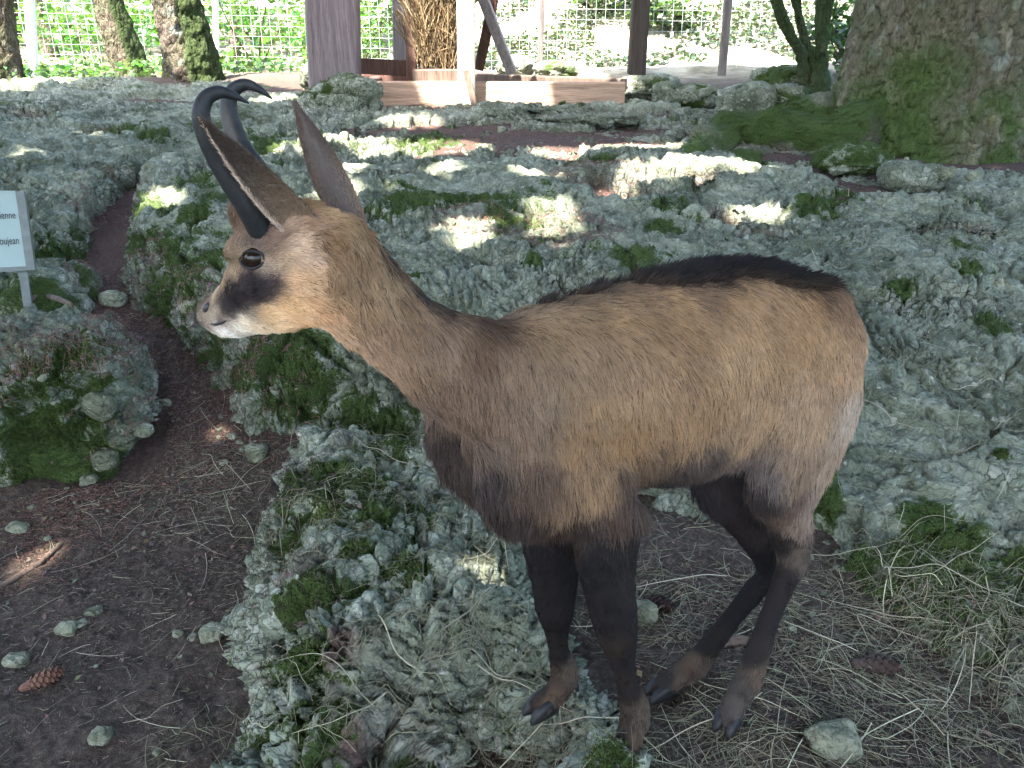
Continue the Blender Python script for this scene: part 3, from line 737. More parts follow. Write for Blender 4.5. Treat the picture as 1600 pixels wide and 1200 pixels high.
# ------------------------------------------------------------------ terrain
GPT = np.array([
 (-.9, 1.2, -.25), (-1.0, 1.6, -.25), (-.85, 2.2, -.2), (-1.6, 1.6, -.25), (-1.2, 2.4, -.18), (-2, 2.2, -.2), (-2.8, 2.4, -.1),
 (-1.3, 2.75, -.06), (-1.62, 3.2, .12), (-1.9, 3.7, .24), (-2.1, 4.4, .36),
 (-.5, 2.4, -.15), (0, 2.2, -.13), (.4, 1.8, -.10), (.6, 1.5, -.09), (.29, 1.25, -.098), (.40, 1.14, -.078), (.7, 1.2, -.09), (1, 1.2, -.10), (.9, .9, -.1), (1.3, 1.0, -.1),
 (0, 1, -.15), (-.3, 1.6, -.2), (0, .3, -.25), (-1, .5, -.25), (1, .4, -.15), (0, -2, -.25), (-4, -2, -.2), (4, -2, -.15),
 (0, 3.2, .12), (1.2, 2.6, .1), (2.5, 2.6, .25), (0, 4.2, .36), (1.5, 4, .38), (2.6, 4.2, .42), (-1, 4, .32), (-3.2, 3.6, .28), (-5, 2, .1), (5, 2.5, .35),
 (0, 5, .52), (-2, 5.2, .50), (2, 5, .50), (3.3, 5, .48), (-4.5, 5.5, .52), (5.5, 5, .55),
 (0, 6, .62), (-3, 6.3, .63), (3, 6.2, .58), (0, 7.5, .70), (-4, 7.6, .74), (4, 7.5, .70), (-3.5, 9, .84), (0, 9, .78), (4, 9, .80), (0, 11, .84), (-6, 11, .92), (6, 11, .9)])
def _rbf(pts):
    X = pts[:, :2]
    D = np.sqrt(((X[:, None] - X[None]) ** 2).sum(-1) + .02)
    n = len(pts)
    A = np.zeros((n + 3, n + 3)); A[:n, :n] = D + np.eye(n) * .02; A[:n, n] = 1; A[:n, n + 1:] = X; A[n, :n] = 1; A[n + 1:, :n] = X.T
    w = np.linalg.solve(A, np.concatenate([pts[:, 2], [0, 0, 0]]))
    return X, w
_GX, _GW = _rbf(GPT)
def g_base(x, y):
    x = np.asarray(x, float); y = np.asarray(y, float)
    out = np.full(x.shape, _GW[-3]) + _GW[-2] * x + _GW[-1] * y
    for (a, b), w in zip(_GX, _GW[:-3]):
        out = out + w * np.sqrt((x - a) ** 2 + (y - b) ** 2 + .02)
    r = np.hypot(x, y - 3)
    far = .86 + .02 * x
    # behind the fence: a bank that climbs on the right, woodland floor that climbs gently elsewhere
    bank = smooth01(x, -2.5, 1.0) * np.clip(y - 11.6, 0, 7) * .42 + np.clip(r - 11, 0, 40) * .09
    k = smooth01(r, 6.5, 9.5)
    low = np.where(y < 2, smooth01(y, 2, -3), 0)
    back = -.2 + np.clip(r - 12, 0, 60) * .05
    res = out * (1 - k) + k * (far * (1 - low) + back * low)
    return res + bank * (1 - low)
def xyz(x, y, z=0): return np.stack([x, y, np.zeros_like(x) + z], 1).astype(np.float32)
def g_h(x, y):
    p = xyz(x, y)
    r = np.hypot(x, y)
    return g_base(x, y) + .018 * fbm(p * 2.2, 3, 3) + .012 * fbm(p * 9, 3, 5) + .009 * fbm(p * 38, 3, 8) + np.where(r > 9, .07 * fbm(p * .8, 3, 12), 0)
_PGT = np.geomspace(.8, 22, 900)
def pg(px, py, off=.05):
    """where the line of sight of a pixel meets the base ground"""
    d = ray(px, py)
    q = np.array([0, 0, CAM_H])[None] + d[None] * _PGT[:, None]
    i = int(np.argmax(q[:, 2] < g_base(q[:, 0], q[:, 1]) + off))
    return q[i if i else -1]

# materials ---------------------------------------------------------
m_dirt, nt, b = new_mat('dirt')
k = NT(nt); co = k.coord()
n1 = k.noise(co, 3.0, 5); n2 = k.noise(co, 60, 6, .7); n3 = k.noise(co, 260, 3, .6)
dark_ = k.ramp(n2, [(.25, (.023, .017, .013)), (.5, (.062, .046, .035)), (.78, (.145, .112, .088))])
red_ = k.ramp(n2, [(.25, (.030, .018, .014)), (.55, (.075, .045, .035)), (.8, (.15, .10, .08))])
c = k.mix(k.attr('red'), dark_, red_)
c = k.mix(k.ramp(k.noise(co, 130, 2), [(.62, 0.0), (.74, .55)]), c, (.14, .11, .085))
pale = k.ramp(n1, [(.35, (.12, .11, .075)), (.6, (.32, .30, .23))])
c = k.mix(k.attr('pale'), c, pale)
k.l(c, b.inputs['Base Color'])
b.inputs['Roughness'].default_value = .95; b.inputs['Specular IOR Level'].default_value = .15
k.l(k.bump(n3, .004, .8, k.bump(n2, .012, .9)), b.inputs['Normal'])

def rock_material(name, tint=(1, 1, 1)):
    m, nt, b = new_mat(name)
    k = NT(nt); co = k.coord()
    wv = k.n('ShaderNodeVectorMath', operation='ADD')
    nz = k.n('ShaderNodeTexNoise'); nz.inputs['Scale'].default_value = 9; nz.inputs['Detail'].default_value = 3; k.l(co, nz.inputs['Vector'])
    sc = k.n('ShaderNodeVectorMath', operation='SCALE'); sc.inputs['Scale'].default_value = .10; k.l(nz.outputs['Color'], sc.inputs[0])
    k.l(co, wv.inputs[0]); k.l(sc.outputs[0], wv.inputs[1]); wc = wv.outputs[0]
    T = lambda c: tuple(a * t for a, t in zip(c, tint))
    big = k.noise(co, 2.3, 4); mid = k.noise(wc, 17, 5, .65); fine = k.noise(wc, 90, 5, .7); vf = k.noise(co, 330, 4, .7)
    c = k.ramp(mid, [(.26, T((.090, .106, .078))), (.44, T((.185, .212, .163))), (.60, T((.272, .305, .240))), (.80, T((.43, .455, .375)))])
    c = k.mix(k.ramp(big, [(.35, 0.0), (.65, .55)]), c, k.ramp(fine, [(.3, T((.125, .155, .115))), (.7, T((.285, .325, .265)))]))
    # small stone blocks: each its own tone, darker along the joints
    vc = k.n('ShaderNodeTexVoronoi', feature='F1'); vc.inputs['Scale'].default_value = 34; vc.inputs['Randomness'].default_value = 1.0; k.l(wc, vc.inputs['Vector'])
    tone = k.n('ShaderNodeSeparateColor'); k.l(vc.outputs['Color'], tone.inputs[0])
    c = k.mix(k.mathn('MULTIPLY', tone.outputs[0], k.mathn('MULTIPLY', k.attr('knob'), .6)), c, k.mix(1.0, c, (.50, .52, .48), 'MULTIPLY'))
    c = k.mix(k.mathn('MULTIPLY', k.mathn('POWER', tone.outputs[1], 4.0), k.mathn('MULTIPLY', k.attr('knob'), .55)), c, T((.48, .49, .44)))
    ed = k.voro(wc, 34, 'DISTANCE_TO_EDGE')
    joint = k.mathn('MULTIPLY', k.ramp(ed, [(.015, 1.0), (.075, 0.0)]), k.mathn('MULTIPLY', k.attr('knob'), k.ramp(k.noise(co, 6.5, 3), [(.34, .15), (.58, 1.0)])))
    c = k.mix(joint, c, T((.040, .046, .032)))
    # dark algae mats
    mat_ = k.mathn('ADD', k.mathn('MULTIPLY', k.noise(wc, 3.6, 4, .6), .75), k.mathn('MULTIPLY', k.noise(wc, 24, 4, .65), .25))
    c = k.mix(k.ramp(mat_, [(.47, 0.0), (.58, .80)]), c, k.ramp(fine, [(.35, T((.035, .046, .030))), (.65, T((.115, .135, .095)))]))
    # pale crusts and dark algae specks
    c = k.mix(k.ramp(k.noise(wc, 38, 4, .6), [(.60, 0.0), (.70, .7)]), c, T((.47, .485, .43)))
    c = k.mix(k.ramp(fine, [(.31, .85), (.43, 0.0)]), c, T((.048, .056, .038)))
    c = k.mix(k.ramp(k.noise(wc, 5.5, 5, .7), [(.57, 0.0), (.72, .5)]), c, T((.15, .16, .095)))
    c = k.mix(k.mathn('MULTIPLY', k.attr('lump'), .5), c, k.mix(1.0, c, (.62, .62, .58), 'MULTIPLY'))
    # needles and soil lodged on the stone
    c = k.mix(k.attr('soil'), c, k.ramp(fine, [(.3, (.045, .022, .018)), (.7, (.15, .08, .065))]))
    ms = k.ramp(k.mathn('ADD', k.attr('moss'), k.mathn('MULTIPLY', k.mathn('SUBTRACT', fine, .5), 1.3)), [(.42, 0.0), (.58, 1.0)])
    mc = k.ramp(vf, [(.3, (.018, .030, .008)), (.55, (.046, .072, .017)), (.8, (.11, .14, .036))])
    c = k.mix(ms, c, mc)
    k.l(c, b.inputs['Base Color'])
    b.inputs['Roughness'].default_value = .92; b.inputs['Specular IOR Level'].default_value = .2
    h1 = k.voro(wc, 75, 'F1'); 
    bb = k.bump(fine, .010, .9, k.bump(mid, .016, .7))
    bb = k.bump(h1, .006, .5, bb)
    bb = k.bump(k.ramp(ed, [(.0, 0.0), (.14, 1.0)]), .008, .6, bb)
    k.l(k.bump(vf, .0022, .8, bb), b.inputs['Normal'])
    return m
m_rock = rock_material('lichen_limestone', (1.08, 1.02, .96))
m_rock_lit = rock_material('lichen_limestone_lit', (1.52, 1.46, 1.40))  # lightened copy for the outcrop: stronger sky light put into the colour

def knobby(p, nz):
    kn = smooth01(fbm(p * 1.4, 3, 121), .02, .40)
    return kn if nz is None else np.clip(kn + .8 * smooth01(1 - nz, .10, .45), 0, 1)
def rock_disp(p, fine=True, amp=1.0, nz=None):
    """displacement along the normal, a per-lump value and where the crevices are"""
    p = p.astype(np.float32)
    w = np.stack([fbm(p * 6, 2, 101), fbm(p * 6, 2, 107), fbm(p * 6, 2, 113)], 1).astype(np.float32)
    kn = knobby(p, nz)                                                # how knobbly
    big_w = np.stack([fbm(p * 1.6, 3, 701), fbm(p * 1.6, 3, 703), fbm(p * 1.6, 3, 705)], 1).astype(np.float32)
    # joint-bounded blocks with open fissures
    B1, B2, BID = worley((p + .22 * big_w + .02 * w) * np.array([2.3, 2.9, 3.2], np.float32), 211)
    fm = smooth01(fbm(p * 1.1, 2, 715), -.35, .15)
    fis = smooth01(B2 - B1, .0, .085)
    d = amp * (.050 * (fis - 1) * fm + .055 * (BID - .5))
    # ledges: sharp little steps where beds break off
    t = 7.5 * fbm(p * np.array([2.1, 2.1, 4.0], np.float32) + .25 * big_w, 4, 141)
    fl_ = np.floor(t); fr = t - fl_
    d = d + amp * .027 * (fl_ + smooth01(fr, .78, 1.0) - t + .5)
    q = (p + .05 * w) * np.array([1, 1, 1.35], np.float32)
    F1, F2, ID = worley(q * 9.5, 201)
    cr = smooth01(F2 - F1, .0, .20)
    d = d + amp * (.022 * (cr - 1) + .022 * (ID - .5)) * (.22 + .8 * kn)
    lump = ID * .5
    G1, G2, JD = worley((q + .012 * w) * 27, 207)
    cr2 = smooth01(G2 - G1, .0, .17)
    d = d + amp * (.0125 * (cr2 - 1) + .012 * (JD - .5)) * (.26 + .8 * kn)
    lump = lump + JD * .5
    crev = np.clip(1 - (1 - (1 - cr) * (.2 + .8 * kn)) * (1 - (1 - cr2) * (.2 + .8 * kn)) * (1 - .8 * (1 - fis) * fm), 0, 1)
    # pits in patches
    pm = smooth01(fbm(p * 2.4, 2, 725), -.1, .3)
    d = d - amp * (.026 * smooth01(fbm(p * 13, 3, 131), .18, .40) + .012 * smooth01(fbm(p * 36, 2, 133), .12, .42)) * (.35 + .65 * pm)
    d = d + .055 * fbm(p * 2.6, 3, 151) * amp
    if fine:
        d = d + amp * (.0055 * fbm(p * 55, 4, 161, .65) + .010 * fbm(p * 17, 3, 165, .6))
    return d, np.clip(lump, 0, 1), crev
def knob_of(p, nz):
    return np.clip(.22 + .85 * knobby(p, nz), .06, 1)
def vnormals(V, nr, nc):
    g = V.reshape(nr, nc, 3)
    du = np.gradient(g, axis=1); dv = np.gradient(g, axis=0)
    n = np.cross(du, dv); n /= np.linalg.norm(n, axis=2, keepdims=True) + 1e-12
    n = np.where(n[..., 2:3] < 0, -n, n)
    return n.reshape(-1, 3)

# moss patches: where moss grows on the stone (centre, radius)
MOSS = []
def moss_at(px, py, r, off=.1):
    q = pg(px, py, off); MOSS.append((q, r))
for a in ((440, 560, .17, .25), (380, 560, .12, .2), (470, 600, .12, .2), (250, 470, .10, .2), (220, 500, .08, .2), (310, 310, .13, .08), (430, 265, .10, .06), (1040, 340, .12, .06), (830, 392, .06, .06), (1330, 830, .12, .15), (1480, 850, .14, .15), (1290, 780, .10, .15), (1560, 900, .08, .1), (560, 140, .2, .1),
          (130, 380, .12, .1), (60, 400, .14, .1), (230, 380, .1, .1), (1500, 400, .10, .05), (1340, 245, .25, .05), (1510, 330, .1, .05), (480, 930, .075, .2), (440, 1010, .07, .2), (520, 720, .05, .2), (560, 860, .04, .2), (430, 860, .04, .2), (870, 1140, .09, .2), (700, 1170, .06, .2), (490, 1130, .06, .2), (640, 880, .05, .2), (1320, 300, .1, .05), (880, 310, .06, .05), (700, 330, .06, .05), (300, 440, .1, .15), (620, 660, .1, .2)):
    moss_at(*a)
def moss_field(p, crev=None):
    m = np.zeros(len(p))
    for c, r in MOSS:
        d = np.linalg.norm((p - c) * np.array([1, 1, .8]), axis=1) / r
        m = np.maximum(m, 1.15 - .62 * d)
    m = m + .40 * fbm(p * 7, 3, 171) + .38 * fbm(p * 24, 3, 173)
    gen = .55 + 1.5 * (fbm(p * 2.1, 3, 177) - .34) + .4 * fbm(p * 12, 2, 179)
    m = np.maximum(m, gen)
    if crev is not None: m = m + .42 * (crev - .42)
    return np.clip(m, 0, 1)

# sheets of dirt and red needles lying on the stone: (pixel, radius x, radius y)
SOIL = []
for px, py, rx, ry in ((690, 195, .75, .32), (840, 200, .9, .22), (960, 215, .9, .20), (1080, 200, .5, .3), (935, 290, .22, .26), (960, 320, .2, .2), (880, 365, .28, .14), (745, 340, .2, .09), (800, 395, .12, .06), (1230, 235, .5, .22), (1050, 285, .4, .12), (1420, 310, .5, .10), (150, 285, .10, .18), (165, 330, .08, .15), (185, 380, .08, .14), (180, 215, .25, .08), (260, 185, .3, .08), (1180, 380, .15, .08), (560, 205, .3, .15), (400, 100, .8, .5), (1000, 175, 1.0, .3), (620, 300, .2, .08), (1120, 345, .12, .2), (470, 235, .2, .06), (330, 240, .25, .06), (1300, 300, .3, .06), (780, 270, .15, .06), (680, 375, .1, .05), (1480, 370, .2, .05), (60, 175, .4, .08), (930, 255, .2, .06)):
    SOIL.append((pg(px, py, .05), rx, ry))
def soil_field(x, y):
    m = np.zeros(len(x))
    n = .55 * fbm(xyz(x, y) * 3.2, 3, 301) + .35 * fbm(xyz(x, y) * 11, 3, 303)
    for c, rx, ry in SOIL:
        m = np.maximum(m, 1.2 - np.sqrt(((x - c[0]) / rx) ** 2 + ((y - c[1]) / ry) ** 2) + n)
    return np.clip(m, 0, 1)

# ---- ground sheet
th = np.radians(np.concatenate([np.linspace(-48, 48, 430), np.linspace(50, 310, 66)]))
rr = np.concatenate([[.02], np.geomspace(.35, 16, 330), np.geomspace(17, 320, 22)])
R_, T__ = np.meshgrid(rr, th, indexing='ij')
gx = (R_ * np.sin(T__)).ravel(); gy = (R_ * np.cos(T__)).ravel()
gz = g_h(gx, gy)
gme = mesh_np('ground', np.stack([gx, gy, gz], 1), grid_faces(len(rr), len(th), True)[:, ::-1])
p3 = xyz(gx, gy)
red = np.clip(smooth01(gy, 2.1, 2.6) * (gx < -.2) * .8 + smooth01(gy, 3.0, 4.0) * .85 + .5 * (fbm(p3 * 2.5, 3, 21) - .15), 0, 1) * smooth01(gy, 8.4, 7.4)
set_attr(gme, 'red', red)
set_attr(gme, 'pale', smooth01(gy, 8.6, 11.8) * (.55 + .6 * smooth01(gx, -2, 2)))
tag(link('ground', gme, m_dirt), kind='structure')

# ---- limestone slab behind the animal
EDGE = np.array([(-5, 3.3), (-2.4, 3.35), (-1.72, 3.28), (-1.47, 3.02), (-1.20, 2.78), (-.95, 2.56), (-.38, 2.34), (.05, 2.14), (.42, 1.82), (.76, 1.45), (.92, 1.14), (1.05, .97), (1.5, .74), (2.2, .5), (4, .2)])
def slab_h(x, y):
    p = xyz(x, y)
    ye = np.interp(x, EDGE[:, 0], EDGE[:, 1]) + .10 * fbm(p * 2.7, 3, 401) + .035 * fbm(p * 11, 2, 403)
    w = np.interp(x, [-2, -.6, .3, 1.0, 2], [.16, .14, .22, .40, .5])
    d = (y - ye) * np.interp(x, [-2, 0, .9, 1.5], [.85, .8, .72, .65])
    top = np.interp(y, [1.3, 2.0, 2.6, 3.1, 4, 5, 6, 7, 8.2, 9.5], [.10, .22, .31, .37, .46, .565, .655, .70, .77, .78])
    top = top + np.interp(x, [-4, -2, 0, 2, 4], [.06, .0, 0, .0, .05])
    top = top + .055 * fbm(p * 1.15, 3, 411) + .02 * fbm(p * 4, 3, 413)
    # stepped ledges
    st = .075
    tq = np.floor(top / st + .35 * fbm(p * 1.9, 2, 417))
    fr = top / st + .35 * fbm(p * 1.9, 2, 417) - tq
    top = top + st * .45 * (smooth01(fr, .35, .85) - fr)
    low = np.interp(x, [-2, -1.2, -.3, .6, 1.2], [.0, -.2, -.25, -.22, -.22])
    f = np.where(d > 0, 1 - np.exp(-np.clip(d, 0, 9) / w), np.clip(d, -.3, 0) * 2.5)
    z = low + (top - low) * f
    soil = soil_field(x, y)
    z = z - .16 * smooth01(soil, .35, .95) * (d > .1)
    # the dirt crevice that runs up the left side
    cx = np.interp(y, [3.0, 3.6, 4.2, 4.6, 5.3], [-1.72, -1.80, -2.0, -2.05, -1.9])
    z = z - .24 * np.exp(-((x - cx) / .085) ** 2) * smooth01(y, 5.2, 4.6)
    z = z - 1.2 * smooth01(y, 7.6, 8.6) * (x > -2.2) - 1.2 * smooth01(y, 8.4, 9.2) * (x <= -2.2)
    z = z - .25 * np.exp(-(((x - 3.1) / .9) ** 2 + ((y - 5.2) / .7) ** 2))
    return z, cx
th = np.radians(np.linspace(-41, 43, 880)); rr = np.geomspace(1.12, 9.6, 640)
R_, T__ = np.meshgrid(rr, th, indexing='ij')
sx = (R_ * np.sin(T__)).ravel(); sy = (R_ * np.cos(T__)).ravel()
sz, scx = slab_h(sx, sy)
SV = np.stack([sx, sy, sz], 1)
sn = vnormals(SV, len(rr), len(th))
sd_, slump, screv = rock_disp(SV, True, 1.0, sn[:, 2])
soil_s = soil_field(sx, sy)
SV = SV + sn * (sd_ * (1 - .75 * soil_s))[:, None]
def pick(V, px, py, rad_=9):
    pp_ = proj(V); m = np.where(np.hypot(pp_[:, 0] - px, pp_[:, 1] - py) < rad_)[0]
    return None if not len(m) else V[m[np.argmin(V[m, 1])]]
for px, py, r in ((1330, 860, .09), (1420, 850, .07), (1500, 840, .09), (1560, 930, .08), (1290, 790, .08), (1370, 930, .06), (1460, 800, .07), (1590, 870, .10), (1300, 730, .06), (1480, 960, .08), (440, 560, .12), (380, 575, .09), (480, 600, .09), (560, 640, .08), (620, 660, .07), (250, 480, .10), (330, 520, .08), (1040, 350, .10), (1520, 410, .09), (1400, 440, .05), (1560, 500, .06), (310, 320, .10), (280, 400, .08), (600, 520, .06), (650, 420, .05), (830, 395, .05), (110, 420, .12), (60, 440, .12)):
    q_ = pick(SV, px, py)
    if q_ is not None: MOSS.append((q_, r))
q = grid_faces(len(rr), len(th))[:, ::-1]
gb = g_base(sx, sy)
vis = (SV[:, 2] > gb - .10)
q = q[vis[q].any(1)]
left = (sx < scx) & (sy < 5.6)
fl = left[q].sum(1) >= 2
s_moss = moss_field(SV, screv); s_soil = smooth01(soil_s, .35, .9) * .9
def submesh(name, V, Q, attrs):
    use = np.unique(Q); mp = np.full(len(V), -1); mp[use] = np.arange(len(use))
    me = mesh_np(name, V[use], mp[Q])
    for kx, vv in attrs.items(): set_attr(me, kx, vv[use])
    return me
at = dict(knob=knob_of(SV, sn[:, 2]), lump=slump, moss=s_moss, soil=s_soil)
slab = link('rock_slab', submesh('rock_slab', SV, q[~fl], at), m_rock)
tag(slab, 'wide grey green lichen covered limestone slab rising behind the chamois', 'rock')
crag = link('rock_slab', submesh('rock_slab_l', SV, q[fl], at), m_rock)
tag(crag, 'mossy knobbly limestone outcrop behind the small sign at the left edge', 'rock')

# ---- foreground outcrop under the forefeet
FP = np.array([(-.60, .5), (-.57, .9), (-.55, 1.2), (-.65, 1.6), (-.80, 2.12), (-.74, 2.42), (-.45, 2.46), (-.14, 2.36), (.10, 2.06), (.18, 1.74), (.19, 1.46), (.22, 1.28), (.27, 1.14), (.42, 1.06), (.60, 1.06), (.72, .96), (.8, .5)])
def poly_sd(x, y, poly):
    d = np.full(len(x), 1e9); ins = np.zeros(len(x), bool)
    n = len(poly)
    for i in range(n):
        a, b2 = poly[i], poly[(i + 1) % n]
        e = b2 - a
        t = np.clip(((x - a[0]) * e[0] + (y - a[1]) * e[1]) / (e @ e), 0, 1)
        d = np.minimum(d, np.hypot(x - a[0] - t * e[0], y - a[1] - t * e[1]))
        c1 = (a[1] <= y) & (b2[1] > y); c2 = (a[1] > y) & (b2[1] <= y)
        cr = e[0] * (y - a[1]) - (x - a[0]) * e[1]
        ins ^= (c1 & (cr > 0)) | (c2 & (cr < 0))
    return np.where(ins, d, -d)
nx, ny = 400, 520
ox, oy = np.meshgrid(np.linspace(-.95, .85, nx), np.linspace(.42, 2.62, ny))
ox, oy = ox.ravel(), oy.ravel()
pp = xyz(ox, oy)
d = poly_sd(ox, oy, FP) + .05 * fbm(pp * 5, 3, 501) + .02 * fbm(pp * 17, 2, 503)
top = _rbf(np.array([(-.55, .6, -.10), (-.5, 1.2, -.07), (-.5, 1.6, -.05), (-.6, 2.0, -.03), (-.3, 2.1, .0), (-.5, 2.35, -.02), (-.2, 2.3, .0), (0, 2.0, .0), (-.2, 1.7, -.02), (-.15, 1.3, -.01), (.05, 1.10, -.012), (.18, .985, -.035), (.0, .8, -.05), (.3, .85, -.07), (.58, .95, -.045), (.1, 1.3, -.015), (.08, 1.55, -.02), (-.05, 1.75, -.02), (-.3, .8, -.04), (.35, 1.0, -.075)]))
tz = np.full(ox.shape, top[1][-3]) + top[1][-2] * ox + top[1][-1] * oy
for (a, b2), w_ in zip(top[0], top[1][:-3]): tz = tz + w_ * np.sqrt((ox - a) ** 2 + (oy - b2) ** 2 + .02)
foot = np.zeros(len(ox))
for q_ in (FN, FF): foot = np.maximum(foot, np.exp(-(((ox - q_['hoof'][0]) ** 2 + (oy - q_['hoof'][1]) ** 2) / .05 ** 2)))
tz = tz + (.040 * fbm(pp * 4.5, 3, 511) + .02 * fbm(pp * 11, 3, 513)) * (1 - foot)
wl_ = np.interp(ox, [-.5, 0, .3], [.06, .12, .12])
lowz = g_base(ox, oy) - .06
oz = np.where(d > 0, lowz + (tz - lowz) * (1 - np.exp(-np.clip(d, 0, 9) / wl_)), lowz + d * 1.2)
OV = np.stack([ox, oy, oz], 1)
on = vnormals(OV, ny, nx)
od, olump, ocrev = rock_disp(OV + np.array([3.3, 7.1, 0]), True, .95, on[:, 2] * .85)
OV = OV + on * (od * (1 - .8 * foot))[:, None]
q = grid_faces(ny, nx)
q = q[(OV[:, 2] > g_base(ox, oy) - .08)[q].any(1)]
osoil = np.clip(1.6 * (fbm(pp * 6.2, 4, 521) - .22), 0, 1) * smooth01(d, 0, .1)
outcrop = link('rock_outcrop', submesh('rock_outcrop', OV, q, dict(knob=knob_of(OV, on[:, 2] * .8), lump=olump, moss=moss_field(OV, ocrev), soil=osoil)), m_rock_lit)
tag(outcrop, 'low knobbly limestone outcrop strewn with hay under the forefeet', 'rock')

# ---- separate boulders: displaced spheres
def boulder_me(c, rad, seed, sub=5, amp=.8, moss_bias=0.0, box=2.6, lean=0):
    bm = bmesh.new(); bmesh.ops.create_icosphere(bm, subdivisions=sub, radius=1.0)
    v = np.array([x.co[:] for x in bm.verts]); f = np.array([[w.index for w in t.verts] for t in bm.faces]); bm.free()
    sgn = np.sign(v); e = np.abs(v) ** (2 / box); v = sgn * e; 
    n0 = v / np.linalg.norm(v, axis=1, keepdims=True)
    rad = np.asarray(rad, float)
    s = rad.mean()
    k1 = 1 + .22 * fbm(n0 * 1.6 + seed, 3, seed)
    V = v * rad * k1[:, None]
    nn = n0 / rad; nn /= np.linalg.norm(nn, axis=1, keepdims=True)
    dd, lump, bcrev = rock_disp(V + seed * 1.7, sub > 4, amp * min(1, s / .22))
    V = V + nn * dd[:, None] + np.asarray(c)
    me = mesh_np('boulder', V, f)
    set_attr(me, 'lump', lump); set_attr(me, 'knob', knob_of(V, nn[:, 2] * .85) if moss_bias is not None else np.full(len(V), .10))
    set_attr(me, 'moss', np.clip((moss_field(V, bcrev) if moss_bias is not None else np.zeros(len(V))) + (moss_bias or 0) * (1 + 1.2 * fbm(V * 5, 3, seed + 3)), 0, 1)); set_attr(me, 'soil', np.zeros(len(V)))
    return me
bc = pg(110, 640, .12)
MOSS += [(P(120, 560, bc[1] - .1), .12), (P(90, 700, bc[1] - .2), .16), (P(150, 600, bc[1] - .15), .08), (P(60, 620, bc[1] - .15), .06)]
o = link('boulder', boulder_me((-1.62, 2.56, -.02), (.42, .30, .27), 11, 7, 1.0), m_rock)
tag(o, 'rounded knobbly boulder with bright moss beside the dirt path at left', 'boulder')
BOULD = [
 # px, py(base), rx, ry, rz, seed, moss, label
 (500, 132, .19, .16, .15, 21, 0, 'smooth grey boulder leaning against the foot of the wide wooden post'),
 (530, 172, .30, .22, .15, 23, .25, 'mossy low boulder in front of the wide wooden post'),
 (1005, 150, .32, .22, .12, 25, .22, 'mossy boulder at the right end of the timber base'),
 (1075, 160, .28, .2, .10, 27, .25, 'flat mossy rock right of the thick dark fence post'),
 (1195, 180, .34, .25, .16, 29, .3, 'thickly mossed hump between fence and big tree'),
 (1240, 140, .35, .25, .14, 31, .3, 'mossy rock at the foot of the thin forked tree'),
 (835, 180, .42, .12, .06, 33, .1, 'low grey rock shelf just in front of the timber base'),
 (920, 190, .36, .12, .05, 35, .1, 'flat rock right of the shelf in front of the timber base'),
 (1340, 262, .20, .14, .09, 37, .2, 'small mossy topped rock at the foot of the big trunk'),
 (1410, 285, .10, .08, .07, 39, 0, 'pale angular stone left of the white pebbles under the big trunk'),
 (1445, 290, .12, .09, .08, 41, 0, 'pale lumpy stone right below the big trunk'),
 (805, 112, .22, .2, .14, 43, .25, 'grey rock behind the slanting brace of the hay rack'),
 (870, 116, .26, .2, .10, 45, .25, 'low rock behind the timber base beside a thin stake'),
 (20, 500, .26, .2, .15, 47, .45, 'moss cushioned rock at the foot of the sign post'),
 (8, 745, .10, .10, .08, 49, 0, 'pale lichened stone at the left edge below the mossy boulder'),
 (35, 290, .22, .18, .14, 51, .1, 'dark sided rock just above the sign'),
 (100, 735, .16, .13, .07, 53, .5, 'bright green moss covered stone under the left boulder'),
 (1590, 790, .09, .08, .08, 55, 0, 'bright pale stone block at the right edge'),
]
for px, py, rx, ry, rz, sd2, mb, lab in BOULD:
    c = pg(px, py, .02 if py > 300 else .05)
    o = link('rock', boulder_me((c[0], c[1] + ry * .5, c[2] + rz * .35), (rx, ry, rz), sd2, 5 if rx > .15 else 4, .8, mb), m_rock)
    tag(o, lab, 'rock')
# ------------------------------------------------------------------ trees, hay rack, fence, wood behind
def bark_material(name, lo, hi, mossc=(.046, .070, .018), vscale=1.0):
    m, nt, b = new_mat(name)
    k = NT(nt); co = k.coord((1, 1, .55))
    n1 = k.noise(co, 9 * vscale, 5, .65); n2 = k.noise(co, 45 * vscale, 5, .7); vr = k.voro(co, 16 * vscale, 'DISTANCE_TO_EDGE')
    c = k.ramp(n2, [(.3, lo), (.55, tuple((a + b_) / 2 for a, b_ in zip(lo, hi))), (.8, hi)])
    c = k.mix(k.ramp(n1, [(.52, 0.0), (.66, .8)]), c, tuple(x * 1.5 for x in hi))
    c = k.mix(k.ramp(k.noise(k.coord(), 6, 4), [(.55, 0.0), (.68, .6)]), c, (.23, .25, .22))
    c = k.mix(k.ramp(vr, [(.0, .40), (.07, 0.0)]), c, tuple(x * .35 for x in lo))
    c = k.mix(k.ramp(k.noise(k.coord(), 3.5, 4), [(.42, 0.0), (.62, .55)]), c, (.055, .068, .030))
    fine = k.noise(k.coord(), 70, 4, .7)
    ms = k.ramp(k.mathn('ADD', k.attr('moss'), k.mathn('MULTIPLY', k.mathn('SUBTRACT', fine, .5), 1.0)), [(.30, 0.0), (.75, .95)])
    c = k.mix(ms, c, k.ramp(k.noise(k.coord(), 180, 3), [(.3, tuple(x * .45 for x in mossc)), (.7, tuple(x * 1.6 for x in mossc))]))
    k.l(c, b.inputs['Base Color']); b.inputs['Roughness'].default_value = .95; b.inputs['Specular IOR Level'].default_value = .15
    bb = k.bump(vr, .05, .8); bb = k.bump(n1, .04, .8, bb)
    k.l(k.bump(n2, .012, 1.0, bb), b.inputs['Normal'])
    return m
m_bark = bark_material('old_bark', (.055, .045, .030), (.17, .145, .10))
